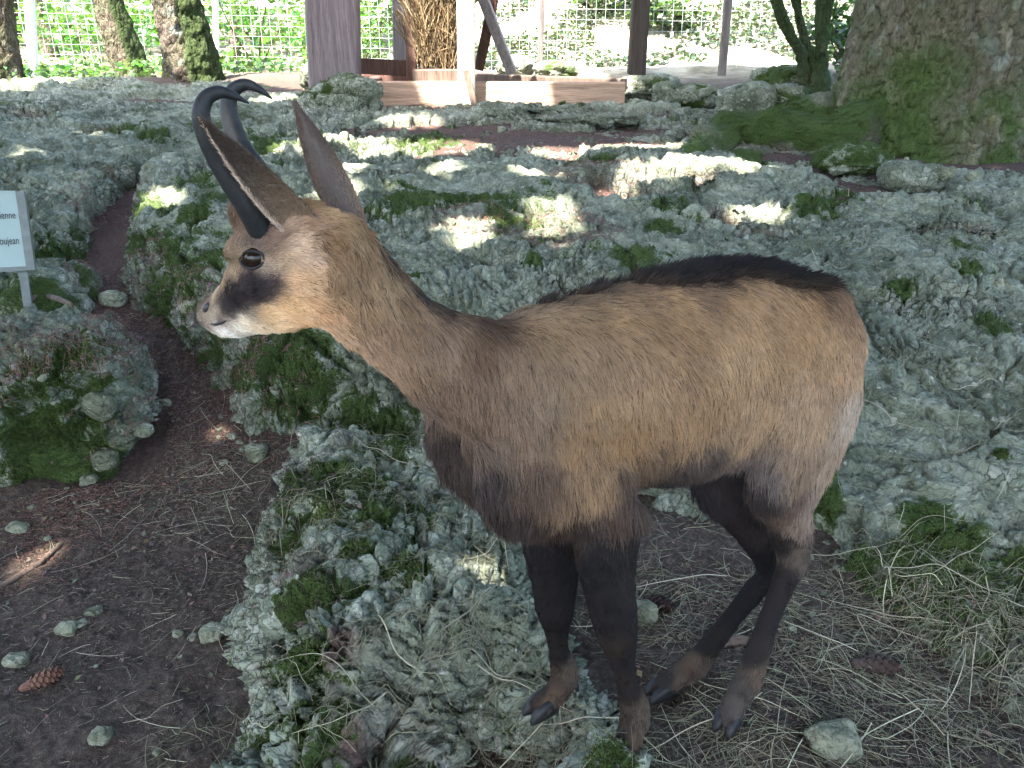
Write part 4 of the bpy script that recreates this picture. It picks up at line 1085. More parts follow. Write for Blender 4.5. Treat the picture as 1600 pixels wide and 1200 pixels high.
m_bark2 = bark_material('brown_bark', (.05, .038, .03), (.15, .115, .09), (.030, .046, .014), 1.6)

def trunk_me(name, pts, radii, nring=40, nlen=60, bark=.03, seed=0, flare=0, flare_h=.6, lobes=6, moss=None, y_up=None):
    C = catmull(pts, nlen); R = np.interp(np.linspace(0, 1, nlen), np.linspace(0, 1, len(radii)), radii)
    t = np.linspace(0, 2 * math.pi, nring, endpoint=False)
    V = []
    h0 = C[:, 2] - C[0, 2]
    V = np.zeros((nlen, nring, 3))
    for i in range(nlen):
        fl = flare * math.exp(-max(h0[i], 0) / flare_h)
        lob = 1 + fl * (.75 + .6 * np.cos(lobes * t + seed) + .35 * np.sin((lobes - 2) * t + 2 * seed)) 
        r = R[i] * lob
        V[i, :, 0] = C[i, 0] + r * np.cos(t); V[i, :, 1] = C[i, 1] + r * np.sin(t); V[i, :, 2] = C[i, 2]
    V = V.reshape(-1, 3)
    n = V - np.repeat(C, nring, 0); n[:, 2] = 0; n /= np.linalg.norm(n, axis=1, keepdims=True) + 1e-9
    q = (V + .04 * np.stack([fbm(V * 5, 2, 811), fbm(V * 5, 2, 813), fbm(V * 5, 2, 815)], 1)) * np.array([1, 1, .5])
    w = worley(q * (19 if R[0] > .4 else 16) + seed, 3 + seed)
    d = bark * (smooth01(w[1] - w[0], 0, .22) - .6) + bark * .9 * (w[2] - .5) + bark * 1.8 * fbm(V * 1.7 + seed, 3, 9) + bark * .6 * fbm(V * 14, 3, 12)
    V = V + n * d[:, None]
    me = mesh_np(name, V, grid_faces(nlen, nring, True))
    ms = np.zeros(len(V)) if moss is None else moss(V, n, V[:, 2] - C[0, 2])
    set_attr(me, 'moss', np.clip(ms + .35 * fbm(V * 4, 3, 77), 0, 1))
    return me

def leaf_cloud(name, centers, size, colr, mat, parent=None, up_bias=.5):
    """each leaf a folded diamond of two triangles"""
    n = len(centers)
    size = np.asarray(size) * np.ones(n)
    a = rng.normal(size=(n, 3)); a[:, 2] *= .5; a /= np.linalg.norm(a, axis=1, keepdims=True)
    nn = rng.normal(size=(n, 3)) + np.array([0, 0, up_bias * 2]); nn -= a * (nn * a).sum(1, keepdims=True); nn /= np.linalg.norm(nn, axis=1, keepdims=True) + 1e-9
    b_ = np.cross(nn, a)
    s = size[:, None]
    V = np.stack([centers - a * s * .5, centers + b_ * s * .3 + nn * s * .06, centers + a * s * .5, centers - b_ * s * .3 + nn * s * .06], 1).reshape(-1, 3)
    i = np.arange(n) * 4
    F_ = np.concatenate([np.stack([i, i + 1, i + 2], 1), np.stack([i, i + 2, i + 3], 1)])
    me = mesh_np(name, V, F_)
    c = np.asarray(colr)[None] * (.65 + .7 * rng.random((n, 1))) * (1 + .18 * rng.normal(size=(n, 3)))
    set_attr(me, 'col', np.repeat(np.clip(c, .005, .6), 4, 0))
    return link(name, me, mat, parent, smooth=False)
m_leaf, nt, b = new_mat('leaf')
k = NT(nt)
nt.nodes.remove(b)
df = k.n('ShaderNodeBsdfDiffuse'); tr = k.n('ShaderNodeBsdfTranslucent'); mx = k.n('ShaderNodeMixShader'); gl = k.n('ShaderNodeBsdfGlossy'); mx2 = k.n('ShaderNodeMixShader')
ca = k.attr('col', 'Color')
k.l(ca, df.inputs['Color']); k.l(k.mix(1.0, ca, (1.25, 1.45, .5), 'MULTIPLY'), tr.inputs['Color'])
mx.inputs[0].default_value = .45; k.l(df.outputs[0], mx.inputs[1]); k.l(tr.outputs[0], mx.inputs[2])
gl.inputs['Roughness'].default_value = .45; gl.inputs['Color'].default_value = (.9, .95, 1, 1); mx2.inputs[0].default_value = .05
k.l(mx.outputs[0], mx2.inputs[1]); k.l(gl.outputs[0], mx2.inputs[2]); k.l(mx2.outputs[0], nt.nodes['Material Output'].inputs['Surface'])

# ---- the trees one sees
TREES = {}
def tree(name, label, pts, radii, mat=None, group=None, **kw):
    pts = [np.asarray(p, float) for p in pts]
    e = empty(name, tuple(float(x) for x in pts[0]))
    tag(e, label, 'tree', group)
    t = link('trunk', trunk_me('trunk', pts, radii, **kw), mat or m_bark2, e)
    return e
BT = np.array([2.70, 5.55, .40])
big = tree('big_tree', 'massive old tree trunk with mossy base at the right edge', [BT + (0, 0, -.25), BT + (.0, 0, .1), BT + (.02, 0, .5), BT + (.03, 0, 1.2), BT + (.03, .1, 3), BT + (.02, .1, 7), BT + (0, 0, 12)], [.66, .64, .60, .57, .52, .40, .12], m_bark,
           nring=260, nlen=300, bark=.020, seed=2, flare=.24, flare_h=.30, lobes=5,
           moss=lambda V, n, h: .95 * np.exp(-np.clip(h - .22, 0, 9) / .30) * (.25 + 1.0 * smooth01(fbm(V * 3.2, 4, 201), -.25, .4)) + .85 * smooth01(n[:, 0], .45, .8) * (.7 + .4 * fbm(V * 3, 2, 203)) + .28 + .9 * np.exp(-((n[:, 0] + .62) / .2) ** 2) * smooth01(h, 1.1, .3))
m_root = rock_material('mossy_root', (.5, .42, .36))
def root(pts, radii, seed):
    me = trunk_like(pts, radii, seed)
    return link('root', me, m_root, big)
def trunk_like(pts, radii, seed):
    v, f, t3 = limb(catmull(pts, 60), list(np.interp(np.linspace(0, 1, 60), np.linspace(0, 1, len(radii)), radii)), 2)
    v = v + .065 * np.stack([fbm(v * 6 + seed, 4, seed), fbm(v * 7 + seed, 3, seed + 1), fbm(v * 7 + seed, 3, seed + 2)], 1)
    me = bpy.data.meshes.new('root'); me.from_pydata(v.tolist(), [], [tuple(map(int, x)) for x in f] + [tuple(map(int, x)) for x in t3])
    set_attr(me, 'moss', np.clip(.72 + .8 * fbm(v * 6, 3, seed + 7), 0, 1)); set_attr(me, 'lump', np.zeros(len(v))); set_attr(me, 'knob', np.full(len(v), .3)); set_attr(me, 'soil', np.zeros(len(v)))
    return me
g1 = pg(1085, 240, .05); g2 = pg(1140, 205, .08); g3 = pg(1220, 205, .1)
root([BT + (-.45, -.25, .25), BT + (-.75, -.30, .16), g3 + (0, 0, -.02), g2 + (0, 0, -.03), g1 + (.03, .05, -.05)], [.20, .17, .12, .13, .11], 5)
root([BT + (-.55, .1, .3), BT + (-.9, .15, .18), BT + (-1.15, .1, .1)], [.16, .13, .06], 15)

def up_tree(px, py, ptop, D, rad, hgt, name, label, group=None, lean_y=0, **kw):
    a = P(px, py, D); c = P(ptop, 0, D + lean_y)
    a[2] -= .12
    dirn = (c - a) / (c[2] - a[2])
    pts = [a, a + dirn * .5, a + dirn * 1.3, a + dirn * 3 * np.array([.8, .8, 1]), a + dirn * hgt * np.array([.6, .6, 1])]
    return tree(name, label, pts, [rad * 1.12, rad, rad * .94, rad * .8, rad * .25], group=group, **kw)
msr = lambda V, n, h: .95 * smooth01(n[:, 0], .0, .5) + .8 * np.exp(-np.clip(h, 0, 9) / .25)
tA = up_tree(306, 134, 275, 9.0, .25, 9, 'leaning_tree', 'leaning tree trunk with mossy right side and sunlit brown bark', nring=70, nlen=90, bark=.03, seed=4, flare=.2, flare_h=.3, moss=msr)
tB = up_tree(208, 112, 168, 10.4, .17, 9, 'leaning_tree', 'slimmer dark leaning trunk left of the mossy sunlit one', nring=50, nlen=70, bark=.02, seed=6, flare=.3, flare_h=.35, moss=lambda V, n, h: .9 * smooth01(n[:, 0], .1, .7))
tC = up_tree(2, 112, -8, 9.6, .16, 9, 'forest_tree', 'dark upright trunk cut by the left edge of the picture', nring=50, nlen=60, bark=.02, seed=8, flare=.2, flare_h=.3, moss=lambda V, n, h: .8 * np.exp(-h / .3))
# forked small tree left of the big trunk
fb = P(1272, 135, 7.6); fb[2] -= .1
fork = empty('forked_tree', tuple(map(float, fb))); tag(fork, 'thin dark forked tree with several mossy stems beside the big trunk', 'tree')
for kx, (tx, r) in enumerate(((1222, .055), (1248, .05), (1290, .06), (1275, .045))):
    tp = P(tx, 0, 7.6 + .1 * kx)
    dr = (tp - fb) / (tp[2] - fb[2])
    st = fb + np.array([(kx - 1.5) * .035, .03 * (kx % 2), 0])
    link('trunk', trunk_me('trunk', [st, st + dr * .35 * np.array([.55, .5, 1]), st + dr * .9, st + dr * 3.6], [r * 1.3, r, r * .9, r * .5], 18, 40, .012, 31 + kx, moss=lambda V, n, h: .85 + 0 * h), m_bark2, fork)
link('trunk', trunk_me('trunk', [fb + (.0, 0, -.02), fb + (.01, 0, .15), fb + (.0, 0, .38)], [.14, .12, .07], 22, 16, .02, 37, moss=lambda V, n, h: .9 + 0 * h), m_bark2, fork)

# ---- timber: beams
def wood_material(name, c1, c2, vert=True):
    m, nt, b = new_mat(name)
    k = NT(nt)
    co = k.coord((26, 26, 1.6) if vert else (1.6, 26, 26))
    n1 = k.noise(co, 1.0, 6, .6, .6); n2 = k.noise(co, 5.0, 3, .6)
    c = k.ramp(n1, [(.28, c1), (.7, c2)])
    c = k.mix(k.ramp(n2, [(.3, .55), (.5, 0.0)]), c, tuple(x * .4 for x in c1))
    k.l(c, b.inputs['Base Color']); b.inputs['Roughness'].default_value = .85; b.inputs['Specular IOR Level'].default_value = .2
    k.l(k.bump(n2, .006, .7, k.bump(n1, .012, .6)), b.inputs['Normal'])
    return m
m_grey = wood_material('weathered_wood', (.10, .078, .082), (.21, .165, .17))
m_red = wood_material('red_brown_wood', (.050, .026, .020), (.115, .062, .048))
m_pale = wood_material('pale_post_wood', (.36, .28, .22), (.58, .48, .40))
m_board = wood_material('board_wood', (.20, .13, .09), (.42, .28, .20), False)
m_oldb = wood_material('old_brown_wood', (.06, .042, .032), (.15, .105, .08))
m_greyp = wood_material('grey_plank_wood', (.11, .10, .105), (.22, .20, .21))
def beam_me(name, a, b_, w, t, side=None, seed=1):
    """squared timber from a to b: width w along side, thickness t; slightly uneven edges"""
    a, b_ = np.asarray(a, float), np.asarray(b_, float)
    ax = unit(b_ - a); side = np.array([1.0, 0, 0]) if side is None else np.asarray(side, float)
    side = unit(side - ax * (side @ ax)); th_ = np.cross(ax, side)
    n = 14; bev = min(w, t) * .10
    prof = [(-w / 2, -t / 2 + bev), (-w / 2 + bev, -t / 2), (w / 2 - bev, -t / 2), (w / 2, -t / 2 + bev), (w / 2, t / 2 - bev), (w / 2 - bev, t / 2), (-w / 2 + bev, t / 2), (-w / 2, t / 2 - bev)]
    V = []
    for i in range(n):
        c = a + (b_ - a) * i / (n - 1)
        for x, y in prof: V.append(c + side * x + th_ * y)
    V = np.array(V)
    V = V + .035 * min(w, t, .12) * np.stack([fbm(V * 5 + seed, 2, seed + i) for i in range(3)], 1)
    q = grid_faces(n, 8, True).tolist()
    me = bpy.data.meshes.new(name)
    me.from_pydata(V.tolist(), [], [tuple(f) for f in q] + [tuple(range(7, -1, -1)), tuple(range((n - 1) * 8, n * 8))])
    return me
def beam(name, parent, mat, a, b_, w, t, side=None, seed=1):
    return link(name, beam_me(name, a, b_, w, t, side, seed), mat, parent, smooth=False)
# wide split post
sp_ = P(527, 130, 7.15)
screen = empty('plank_post', tuple(map(float, sp_))); tag(screen, 'tall wide weathered purple grey wooden post split down its face', 'post')
beam('plank', screen, m_grey, P(497, 128, 7.15) - (0, 0, .1), P(481, -260, 7.12), .145, .13, seed=3)
beam('plank', screen, m_grey, P(533, 126, 7.13) - (0, 0, .1), P(527, -260, 7.10), .295, .16, seed=5)
# hay rack on its timber base
rb = P(745, 160, 7.0)
rack = empty('hay_rack', tuple(map(float, rb))); tag(rack, 'wooden hay rack with sunlit pale post on a low timber base', 'hay rack')
D0 = 7.0
zt = P(700, 131, D0)[2]; zb = P(700, 166, D0)[2]
zc, hh = (zt + zb) / 2, (zt - zb)
beam('base_beam', rack, m_board, np.array([P(563, 150, D0)[0], D0 + .06, zc - .005]), np.array([P(976, 150, D0)[0], D0 + .04, zc - .012]), hh + .05, .11, side=(0, 0, 1), seed=7)
beam('base_beam', rack, m_oldb, np.array([P(745, 112, 8.3)[0], 8.3, zc + .05]), np.array([P(974, 140, D0 + .2)[0], D0 + .2, zc + .035]), hh, .10, side=(0, 0, 1), seed=9)
beam('base_beam', rack, m_red, np.array([P(566, 150, D0)[0] + .02, D0 + .2, zc]), np.array([P(585, 120, 8.2)[0], 8.3, zc + .03]), hh, .10, side=(0, 0, 1), seed=10)
beam('base_beam', rack, m_red, np.array([P(560, 110, 8.3)[0], 8.36, zc + .05]), np.array([P(770, 110, 8.3)[0], 8.36, zc + .05]), hh, .10, side=(0, 0, 1), seed=11)
beam('rail', rack, m_red, P(556, 103, 7.6), P(652, 107, 7.6), .13, .05, side=(0, 0, 1), seed=12)
beam('back_post', rack, m_greyp, P(628, 118, 7.85), P(624, -230, 7.85), .15, .05, seed=13)
beam('frame_post', rack, m_red, P(644, 132, 7.35), P(641, -230, 7.35), .085, .09, seed=14)
beam('frame_post', rack, m_red, P(712, 128, 7.5), P(712, -230, 7.5), .07, .09, seed=15)
beam('front_post', rack, m_pale, P(729, 172, 6.90), P(727, -230, 6.90), .135, .12, seed=16)
beam('brace', rack, m_greyp, P(799, 112, 7.75), P(752, -10, 7.4), .085, .07, seed=17)
beam('brace', rack, m_red, P(748, 108, 7.9), P(775, -20, 7.7), .09, .07, seed=18)
beam('top_rail', rack, m_red, P(636, -60, 7.4), P(760, -60, 7.4), .1, .08, side=(0, 0, 1), seed=19)
beam('manger_ledge', rack, m_oldb, P(648, 118, 7.22), P(716, 118, 7.22), .10, .30, side=(0, 0, 1), seed=20)
for px in (660, 682, 703):
    beam('slat', rack, m_red, P(px, 108, 7.3), P(px - 1, -230, 7.32), .022, .022, seed=px)
# leaning sliver of bark against the front post
beam('wood_splinter', rack, m_oldb, P(742, 168, 6.80), P(728, 110, 6.84), .05, .02, seed=23)
# hay standing in the rack
n = 5200
hx = np.array([P(652, 60, 7.45)[0], P(712, 60, 7.45)[0]])
x = rng.uniform(hx[0], hx[1], n); y = rng.uniform(7.26, 7.62, n); z0 = rng.uniform(P(680, 112, 7.4)[2], P(680, -60, 7.4)[2], n)
L = rng.uniform(.15, .5, n)
p0 = np.stack([x, y, z0], 1); dr = np.stack([rng.normal(0, .25, n), rng.normal(0, .15, n), np.ones(n)], 1)
pts = np.stack([p0, p0 + dr * (L * .5)[:, None] + rng.normal(0, .02, (n, 3)), p0 + dr * L[:, None] + rng.normal(0, .05, (n, 3))], 1)
m_straw, nt, b = new_mat('straw')
k = NT(nt); k.l(k.attr('col', 'Color'), b.inputs['Base Color']); b.inputs['Roughness'].default_value = .6; b.inputs['Specular IOR Level'].default_value = .25
ho = hair_object('hay_bundle', pts, np.array([.17, .12, .065]) * (.35 + 1.0 * rng.random((n, 1))), np.full((n, 3), .0028), m_straw)
tag(ho, 'brown hay stuffed upright in the wooden rack', 'hay', kind='stuff')

# ---- fence
m_wire = plain('galvanised_wire', (.40, .42, .41), .5, .4)
m_fpost = wood_material('fence_post_wood', (.018, .014, .012), (.045, .037, .03))
m_fthin = wood_material('grey_stake_wood', (.07, .062, .056), (.15, .13, .118))
m_metal = plain('pale_metal', (.55, .60, .60), .4, .5)
def fence(label, a, b_, posts, nm, zlo):
    a, b_ = np.asarray(a, float), np.asarray(b_, float)
    e = empty(nm, (float(a[0]), float(a[1]), float(a[2]))); tag(e, label, 'fence')
    Ln = np.linalg.norm((b_ - a)[:2]); u = (b_ - a) / Ln
    sp, hgt = .115, 1.9
    vw = beam_me('wire', (0, 0, 0), (0, 0, hgt), 0.0030, 0.0030)
    vw.materials.append(m_wire)
    nvw = int(Ln / sp)
    for i in range(nvw):
        o = bpy.data.objects.new('wire', vw); o.location = tuple(u * (sp * i)); o.parent = e; col.objects.link(o)
    for j in range(16):
        z = np.array([0, 0, .02 + j * .118])
        link_me = beam_me('wire', a + z, b_ + z, 0.0030, 0.0030, side=(0, 0, 1))
        o = link('wire', link_me, m_wire, e, smooth=False)
    for px, py, ptop, D, w, mt in posts:
        beam('post', e, mt, P(px, py, D) - (0, 0, .25), P(ptop, 0, D) + (P(ptop, 0, D) - P(px, py, D)) * .9, w, w * .9, seed=px)
    return e
fence('wire mesh fence with a thick dark post behind the hay rack', (-2.55, 11.0, .88), (4.6, 10.6, .78),
      [(993, 132, 1001, 10.3, .20, m_fpost), (1125, 142, 1138, 10.2, .085, m_fthin), (843, 122, 847, 10.6, .06, m_fthin)], 'wire_fence', 0)
fence('wire mesh fence with pale metal posts at the far left', (-8.4, 11.2, .95), (-2.62, 11.05, .88),
      [(335, 95, 335, 11.0, .06, m_metal), (48, 108, 44, 11.1, .10, m_metal)], 'wire_fence', 0)

# ---- wood behind the fence
def ell(n, c, r, hollow=.0):
    p = rng.normal(size=(n, 3)); p /= np.linalg.norm(p, axis=1, keepdims=True)
    rad_ = (hollow + (1 - hollow) * rng.random(n)) ** (1 / 2.2)
    return np.asarray(c) + p * rad_[:, None] * np.asarray(r)
def clumps(nc, per, c, r, cr):
    cs = ell(nc, c, r)
    return np.concatenate([ell(per, q, cr * (.6 + .8 * rng.random())) for q in cs])
GREEN = (.055, .11, .022)
def gz_at(x, y): return float(g_base(np.array([x]), np.array([y]))[0])
BUSH = [
 (-5.6, 12.4, 1.1, .8, 'round leafy bush behind the fence at far left', (.06, .13, .025)),
 (-4.0, 13.6, 1.3, 1.0, 'tall bright bush behind the two leaning trunks', (.07, .15, .03)),
 (-2.4, 13.2, 1.0, .7, 'bright green bush between leaning trunk and wide post', (.08, .16, .035)),
 (-1.35, 12.8, .7, .7, 'leafy bush seen through the mesh beside the hay rack', (.06, .12, .03)),
 (1.2, 13.2, .7, .8, 'ivy like shrub on the sunny bank behind the thin stake', (.06, .10, .025)),
 (2.2, 12.6, .55, .45, 'small shrub at the foot of the sunny bank behind the dark post', (.05, .09, .022)),
 (3.6, 9.4, .55, .5, 'dark green bush left of the big trunk', (.035, .075, .018)),
 (4.9, 9.0, .9, .9, 'deep green bush half hidden by the big trunk', (.03, .07, .016)),
 (7.0, 8.0, 1.0, 1.0, 'dark bush right of the big trunk', (.03, .06, .016)),
]
for x, y, r, h, lab, c in BUSH:
    e = empty('bush', (x, y, gz_at(x, y))); tag(e, lab, 'bush')
    z = gz_at(x, y)
    leaf_cloud('foliage', clumps(26, 46, (x, y, z + h * .75), (r, r * .8, h * .75), .28 * r), .07 + .03 * rng.random(26 * 46), c, m_leaf, e)
    for j in range(5):
        a = rng.uniform(0, 6.28)
        link('stem', trunk_me('stem', [(x + .04 * j, y, z - .1), (x + .3 * r * math.cos(a), y + .3 * r * math.sin(a), z + h * .5), (x + .7 * r * math.cos(a), y + .6 * r * math.sin(a), z + h * 1.2)], [.018, .012, .005], 8, 12, .002, j), m_bark2, e)
WT = [(-7.8, 15, .14), (-6.2, 17.5, .16), (-4.9, 15.6, .10), (-3.7, 18, .17), (-2.9, 15.2, .09), (-1.9, 17, .12), (-.6, 19, .15), (.9, 17.5, .11), (2.7, 18.5, .14), (4.5, 16, .12), (6.2, 18, .15), (-9.6, 17, .18)]
ordn = ['first', 'second', 'third', 'fourth', 'fifth', 'sixth', 'seventh', 'eighth', 'ninth', 'tenth', 'eleventh', 'twelfth']
order = np.argsort([x / y for x, y, r in WT])
for rank, i in enumerate(order):
    x, y, r = WT[i]; z = gz_at(x, y)
    lx = rng.normal(0, .25)
    e = tree('woodland_tree', 'slender sunlit tree beyond the fence, %s from the left' % ordn[rank], [(x, y, z - .2), (x + lx * .3, y, z + 1), (x + lx, y, z + 3), (x + lx * 1.6, y, z + 7)], [r, r * .9, r * .8, r * .4],
             nring=20, nlen=30, bark=.012, seed=int(rank), moss=lambda V, n, h: .3 + 0 * h, group='woodland trees beyond the fence')
    cen = clumps(30, 40, (x + lx, y, z + 4.2), (2.0, 1.6, 2.6), .7)
    leaf_cloud('crown', cen, .16 + .08 * rng.random(len(cen)), (.07, .15, .03), m_leaf, e)
# far foliage that reads as one mass
n = 26000
x = rng.uniform(-20, 20, n); y = rng.uniform(15, 27, n)
hz = g_base(x, y)
ht = 5.5 * rng.random(n) ** 1.6
mass = fbm(np.stack([x * .55, y * .55, (hz + ht) * .8], 1), 3, 611)
kp = mass > -.10 - .0 * x
kp &= ~((x > 0) & (ht < 1.2) & (y < 17.5))
cen = np.stack([x, y, hz + ht], 1)[kp]
tag(leaf_cloud('forest_foliage', cen, .22 + .12 * rng.random(len(cen)), (.075, .16, .035), m_leaf), 'bright green forest leaves massed beyond the fence', 'foliage', kind='stuff')
n = 9000  # unseen leaf ring behind the camera, added to cut low horizon light
a = rng.uniform(math.radians(62), math.radians(298), n); r = rng.uniform(8.5, 15, n)
x, y = r * np.sin(a), r * np.cos(a)
ht = 2.6 * rng.random(n) ** 1.2
cen = np.stack([x, y, g_base(x, y) + ht], 1)
tag(leaf_cloud('forest_foliage', cen, .30 + .16 * rng.random(n), (.06, .12, .03), m_leaf), 'unseen leaves added round the enclosure to block low horizon light', 'foliage', kind='stuff')
# ivy and weeds over the sunny bank
n = 26000
x = rng.uniform(-1.5, 6.5, n); y = rng.uniform(11.3, 16.5, n)
kp = fbm(np.stack([x * 1.3, y * 1.3, x * 0], 1), 3, 623) > .0
x, y = x[kp], y[kp]
cen = np.stack([x, y, g_base(x, y) + .02 + .12 * rng.random(len(x))], 1)
tag(leaf_cloud('bank_ivy', cen, .05 + .05 * rng.random(len(cen)), (.035, .055, .02), m_leaf), 'ivy and weeds creeping over the sunny bank', 'ivy', kind='stuff')
n = 6000
x = rng.uniform(-8, -1.8, n); y = rng.uniform(9.2, 14, n)
kp = fbm(np.stack([x * 1.1, y * 1.1, x * 0], 1), 3, 633) > .02
x, y = x[kp], y[kp]
cen = np.stack([x, y, g_base(x, y) + .02 + .16 * rng.random(len(x))], 1)
tag(leaf_cloud('ground_plants', cen, .05 + .05 * rng.random(len(cen)), (.06, .12, .03), m_leaf), 'low green plants on the woodland floor by the left fence', 'plants', kind='stuff')

# ---- crowns overhead: they shade the enclosure and leave gaps for the sun flecks
SPOTS = []
def spot(px, py, rx, ry, off=.06):
    q = pg(px, py, off); SPOTS.append((q, rx, ry))
for a in ((590, 226, .16, .08), (660, 222, .24, .08), (715, 218, .16, .10), (565, 285, .03, .14), (545, 330, .08, .10), (470, 228, .14, .07), (757, 402, .06, .06), (868, 362, .08, .12), (880, 385, .07, .05), (935, 222, .28, .04), (1000, 218, .22, .08), (880, 222, .15, .07),
          (1040, 278, .18, .02), (960, 292, .06, .06), (1185, 335, .07, .05), (215, 412, -.04, .05), (205, 445, -.04, -.05), (140, 214, .12, -.05), (22, 866, -.02, -.01), (85, 272, -.03, .0), (1110, 262, .3, .05), (270, 330, .05, .06), (440, 150, .2, .1), (640, 180, .18, .08), (350, 112, .4, .3), (110, 110, .5, .25), (830, 275, .06, .05), (700, 270, .05, .07)):
    spot(*a)
def canopy_pts(n):
    x = rng.uniform(-7.5, 7.5, n); y = rng.uniform(-3.5, 11.0, n)
    z = np.clip(g_base(x, y), -.2, .9)
    gap = np.zeros(n, bool)
    for q, rx, ry in SPOTS:
        gap |= ((x - q[0]) / (rx + .11)) ** 2 + ((y - q[1]) / (ry + .13)) ** 2 < 1
    # open to the sun: the rack and everything beyond it
    gap |= (y > 6.75) & (x > -.78) & (x < .42)
    gap |= (y > 7.25) & (x > .42) & (x < 1.15)
    gap |= (y > 10.9)
    gap |= (y > 8.4 + .9 * np.sin(x * 2.1 + y)) & (x <= -.78)
    ts = (.55 - z) / -L3[2]                                # the sign stays in the shade
    gap &= ~(np.hypot(x - L3[0] * ts + 2.1, y - L3[1] * ts - 3.0) < .5)
    for cx_, cy_, cz_, cr_ in ((-.3, 1.0, .95, .4), (-.2, 1.05, .75, .4), (.2, 1.25, .6, .55), (.45, 1.4, .6, .4)):   # so does the animal
        ts = (cz_ - z) / -L3[2]
        gap &= ~(np.hypot(x - L3[0] * ts - cx_, y - L3[1] * ts - cy_) < cr_)
    x, y, z = x[~gap], y[~gap], z[~gap]
    h = rng.uniform(5.2, 7.6, len(x))
    t = (h - z) / -L3[2]
    return np.stack([x, y, z], 1) - L3[None] * t[:, None]
CAN_N = 100000
cpts = canopy_pts(CAN_N)
U1 = np.array([-5.5, -1.5, -.2]); U2 = np.array([1.2, -6.0, -.2])
uA = tree('shade_tree', 'tall tree left of the viewpoint whose crown shades the enclosure', [U1 + (0, 0, -.2), U1 + (.1, 0, 2), U1 + (.2, .1, 5), U1 + (.3, .1, 8)], [.3, .26, .2, .1], nring=30, nlen=40, bark=.02, seed=41)
uB = tree('shade_tree', 'tall tree behind the viewpoint whose crown shades the enclosure', [U2 + (0, 0, -.2), U2 + (.1, 0, 2), U2 + (.0, .1, 5), U2 + (-.2, .1, 8)], [.3, .26, .2, .1], nring=30, nlen=40, bark=.02, seed=43)
roots_ = [(big, np.array([BT[0] - .5, BT[1] - 1.0])), (uA, np.array([-3.6, -.3])), (uB, np.array([.2, -4.2])), (tA, np.array([-4.4, 4.5]))]
dd = np.stack([np.hypot(cpts[:, 0] - c[0], cpts[:, 1] - c[1]) for _, c in roots_], 1) + rng.normal(0, .4, (len(cpts), 4))
who = dd.argmin(1)
for i, (e, c) in enumerate(roots_):
    leaf_cloud('crown', cpts[who == i], .22 + .12 * rng.random((who == i).sum()), (.045, .095, .02), m_leaf, e, .7)
# ------------------------------------------------------------------ small things on the ground
HX0, HX1, HY0, HY1, HR = -3.0, 3.0, .45, 6.5, .01
nxh, nyh = int((HX1 - HX0) / HR), int((HY1 - HY0) / HR)
hxx, hyy = np.meshgrid(HX0 + (np.arange(nxh) + .5) * HR, HY0 + (np.arange(nyh) + .5) * HR)
HM = g_base(hxx.ravel(), hyy.ravel())
HM = HM + .018 * fbm(xyz(hxx.ravel(), hyy.ravel()) * 2.2, 3, 3) + .010 * fbm(xyz(hxx.ravel(), hyy.ravel()) * 9, 3, 5)
HM = HM.reshape(nyh, nxh)
GM = HM.copy()
def splat(V):
    i = ((V[:, 0] - HX0) / HR).astype(int); j = ((V[:, 1] - HY0) / HR).astype(int)
    ok = (i > 0) & (i < nxh - 1) & (j > 0) & (j < nyh - 1)
    for dj in (0, 1):
        for di in (0, 1):
            np.maximum.at(HM, (j[ok] + dj, i[ok] + di), V[ok, 2])
splat(SV); splat(OV)
for o in bpy.data.objects:
    if o.type == 'MESH' and o.name.split('.')[0] in ('boulder', 'rock'):
        v = np.empty(len(o.data.vertices) * 3, np.float32); o.data.vertices.foreach_get('co', v); splat(v.reshape(-1, 3))
def H(x, y):
    i = np.clip(((x - HX0) / HR).astype(int), 0, nxh - 1); j = np.clip(((y - HY0) / HR).astype(int), 0, nyh - 1)
    return HM[j, i]
def is_rock(x, y):
    i = np.clip(((x - HX0) / HR).astype(int), 0, nxh - 1); j = np.clip(((y - HY0) / HR).astype(int), 0, nyh - 1)
    return HM[j, i] > GM[j, i] + .004
def seen_xy(px, py):
    """first hit of a pixel ray with the height map"""
    d = ray(px, py); t = np.geomspace(.7, 8, 2500)
    q = np.array([0, 0, CAM_H])[None] + d[None] * t[:, None]
    i = int(np.argmax(q[:, 2] < H(q[:, 0], q[:, 1])))
    return q[i if i else -1]
